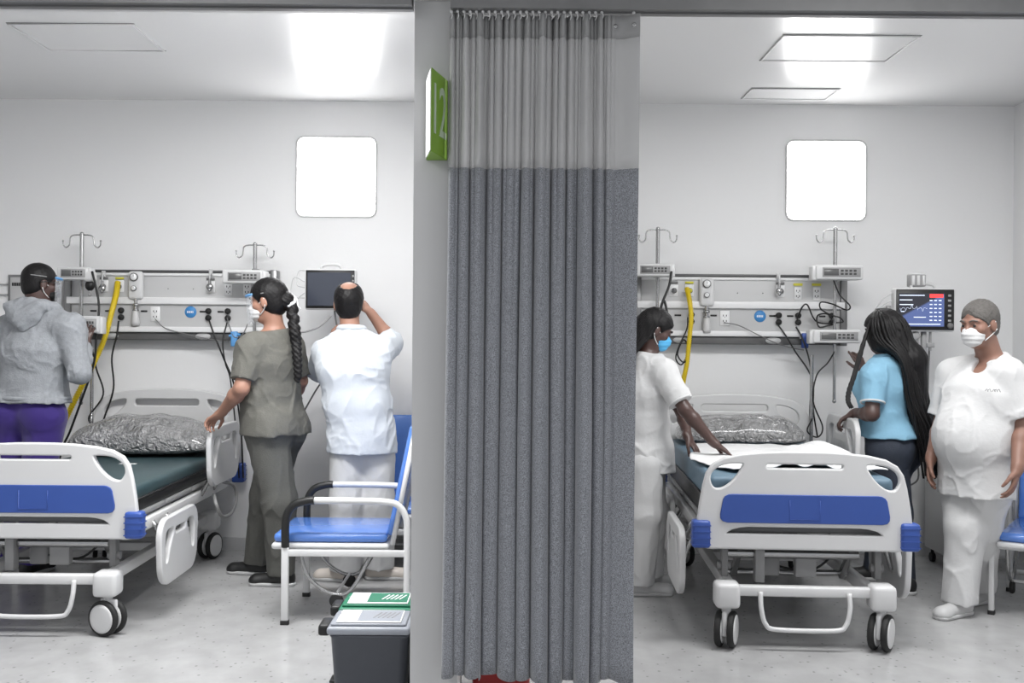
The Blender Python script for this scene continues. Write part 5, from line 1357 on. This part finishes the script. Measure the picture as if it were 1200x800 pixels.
S.ell(H(-.07, .01, -.02), V(.035, .07, .10), R=p5['R'], k=.03)
S.mesh('hair_mass', M['hair'], p5['t'], org, vox=.007, noise=lambda x, y, z: .003*np.sin(x*180+6*np.sin(z*9))*np.sin(y*160))
p5['band']('collar', p5['nb']+UP*.02, (-.1, .05, 1), .068, M['lightblue'], .035)
el5 = A(1022, 485, 5.82)-A(1024, 440, 5.88)
p5['band']('sleeve_cuff', A(1024, 440, 5.88)+el5*.70, el5, .065, M['mask'], .012)
def path5(u, rnd, ang):
    H = p5['H']; s_, c_ = math.sin(ang), math.cos(ang); k = rnd.uniform(.9, 1.08)
    a = H(s_*.03, .01-c_*.03, .13); b = H(s_*.108*k, .01-c_*.12*k, .06); c = H(s_*.115*k, -.01-c_*.135*k, -.05)
    q = p5['nb']; R = p5['R']; rr = nv(R[0]*V(1, 1, 0)); ff = nv(R[1]*V(1, 1, 0))
    d = q+rr*s_*.135*k-ff*(.11+c_*.05); e = q+rr*s_*.12*k-ff*(.15+c_*.06)-UP*.22+V(rnd.uniform(-.015, .015), 0, 0)
    f = q+rr*s_*.10*k-ff*(.21+c_*.05)-UP*.42+V(rnd.uniform(-.02, .03), 0, 0); h_ = q+rr*s_*.08-ff*(.25+c_*.04)-UP*(.56+rnd.uniform(0, .13))+V(rnd.uniform(-.02, .04), 0, 0)
    return [a, b, c, d, e, f, h_]
braids(p5, 84, 1.75, path5, .0125, .006, seed=9)
def path5b(u, rnd, ang):
    H = p5['H']; s_, c_ = math.sin(ang), math.cos(ang); k = rnd.uniform(.95, 1.05)
    a = H(s_*.02, -.02-c_*.02, .125); b = H(s_*.085*k, -.03-c_*.08*k, .06); c = H(s_*.09*k, -.04-c_*.10*k, -.06)
    q = p5['nb']; R = p5['R']; rr = nv(R[0]*V(1, 1, 0)); ff = nv(R[1]*V(1, 1, 0))
    return [a, b, c, q+rr*s_*.10-ff*(.12+c_*.03)-UP*.03, q+rr*s_*.09-ff*(.15+c_*.04)-UP*.2, q+rr*s_*.08-ff*(.19+c_*.04)-UP*.38, q+rr*s_*.05-ff*.25-UP*(.5+rnd.uniform(0, .1))]
braids(p5, 40, 1.4, path5b, .0125, .007, seed=19)
mb = MB(); org = p5['org']   # front braid swinging forward of the shoulder
for dx in (0, .010):
    mb.tube([Vector(q)-Vector(org) for q in (p5['H'](-.05, .02, .11), p5['H'](-.10, .055, .03), A(1007+dx*200, 415, 5.9), A(1000+dx*200, 440, 5.82), A(994+dx*200, 458, 5.76), A(993+dx*200, 470, 5.72), A(997+dx*200, 478, 5.71))], .0085, 8, 6, rfun=lambda t: .0095*(1+.15*math.sin(t*120)))
mb.build('front_braid', M['hair'], p5['t'])

# 6 standing man with grey hair
f6 = nv((-.70, -.71, 0))
p6 = person(dict(label='person with grey hair and white mask standing in white scrubs at the right', at=(A(1143, 400, 5.47)[0], 5.47), head=A(1148, 379, 5.44), face=(-.86, -.48, -.16), hs=1.08, fwd=f6,
    neck=A(1163, 421, 5.50), chest=A(1149, 466, 5.46), waist=A(1142, 518, 5.45), pelvis=A(1144, 560, 5.47), sh=(A(1181, 438, 5.33), A(1117, 438, 5.62)), el=(A(1198, 500, 5.30), A(1104, 496, 5.66)), wr=(A(1192, 550, 5.18), A(1091, 537, 5.55)),
    hip=(A(1157, 572, 5.40), A(1130, 570, 5.54)), kn=(Az(1151, .47, 5.48), Az(1132, .47, 5.46)), an=(Az(1150, .09, 5.70), Az(1128, .09, 5.44)), toe=((-.85, -.5, 0), (-.85, -.5, 0)),
    tw=(.17, .17, .175, .155), td=(.13, .14, .13, .09), leg=(.092, .062, .04), arm=(.051, .044, .03), skin='skin_mid', hairm='hairgrey', seed=21, nr=.06, hand=1.06,
    handL=dict(d=(-.25, -.1, -.95), n=(-.7, .5, 0), t=(-.5, -.8, 0), curl=.5), handR=dict(d=(-.15, -.12, -.95), n=(.6, -.4, 0), t=(-.6, -.75, 0), curl=.45),
    shoe=('shoewhite', 'shoesole'), lace=True, trousers=dict(m='white', e=.018, knee=.100, cuff=.088, fold=.012), top=dict(name='scrub_top', m='white', e=.024, hem=.64, hemw=1.05, belly=.04, sleeve=.82, sr=.082, collar=.026, fold=.009, vneck=True)))
cap_hair(p6, 'hairgrey', thick=.007, front=.045, low=-.055, noise_=.002)
face_mask(p6, 'mask')
org = p6['org']; el6 = A(1198, 500, 5.30)-A(1181, 438, 5.33)
mb = MB(); fw = V(*f6); rt = nv(np.cross(fw, UP))
# dark embroidered lettering on the chest and the pocket edge
cc = A(1163, 458, 5.22)-org
mb = MB()
for k, (a, b) in enumerate(((-.035, .02), (-.02, .035), (0, .02), (.01, .035), (.025, .03))):
    mb.tube([cc-rt*a+UP*(.004*math.sin(k*2)), cc-rt*(a+.008)+UP*.010, cc-rt*(a+.014)-UP*.004], .002, 5, 3)
mb.build('chest_lettering', M['print'], p6['t'])
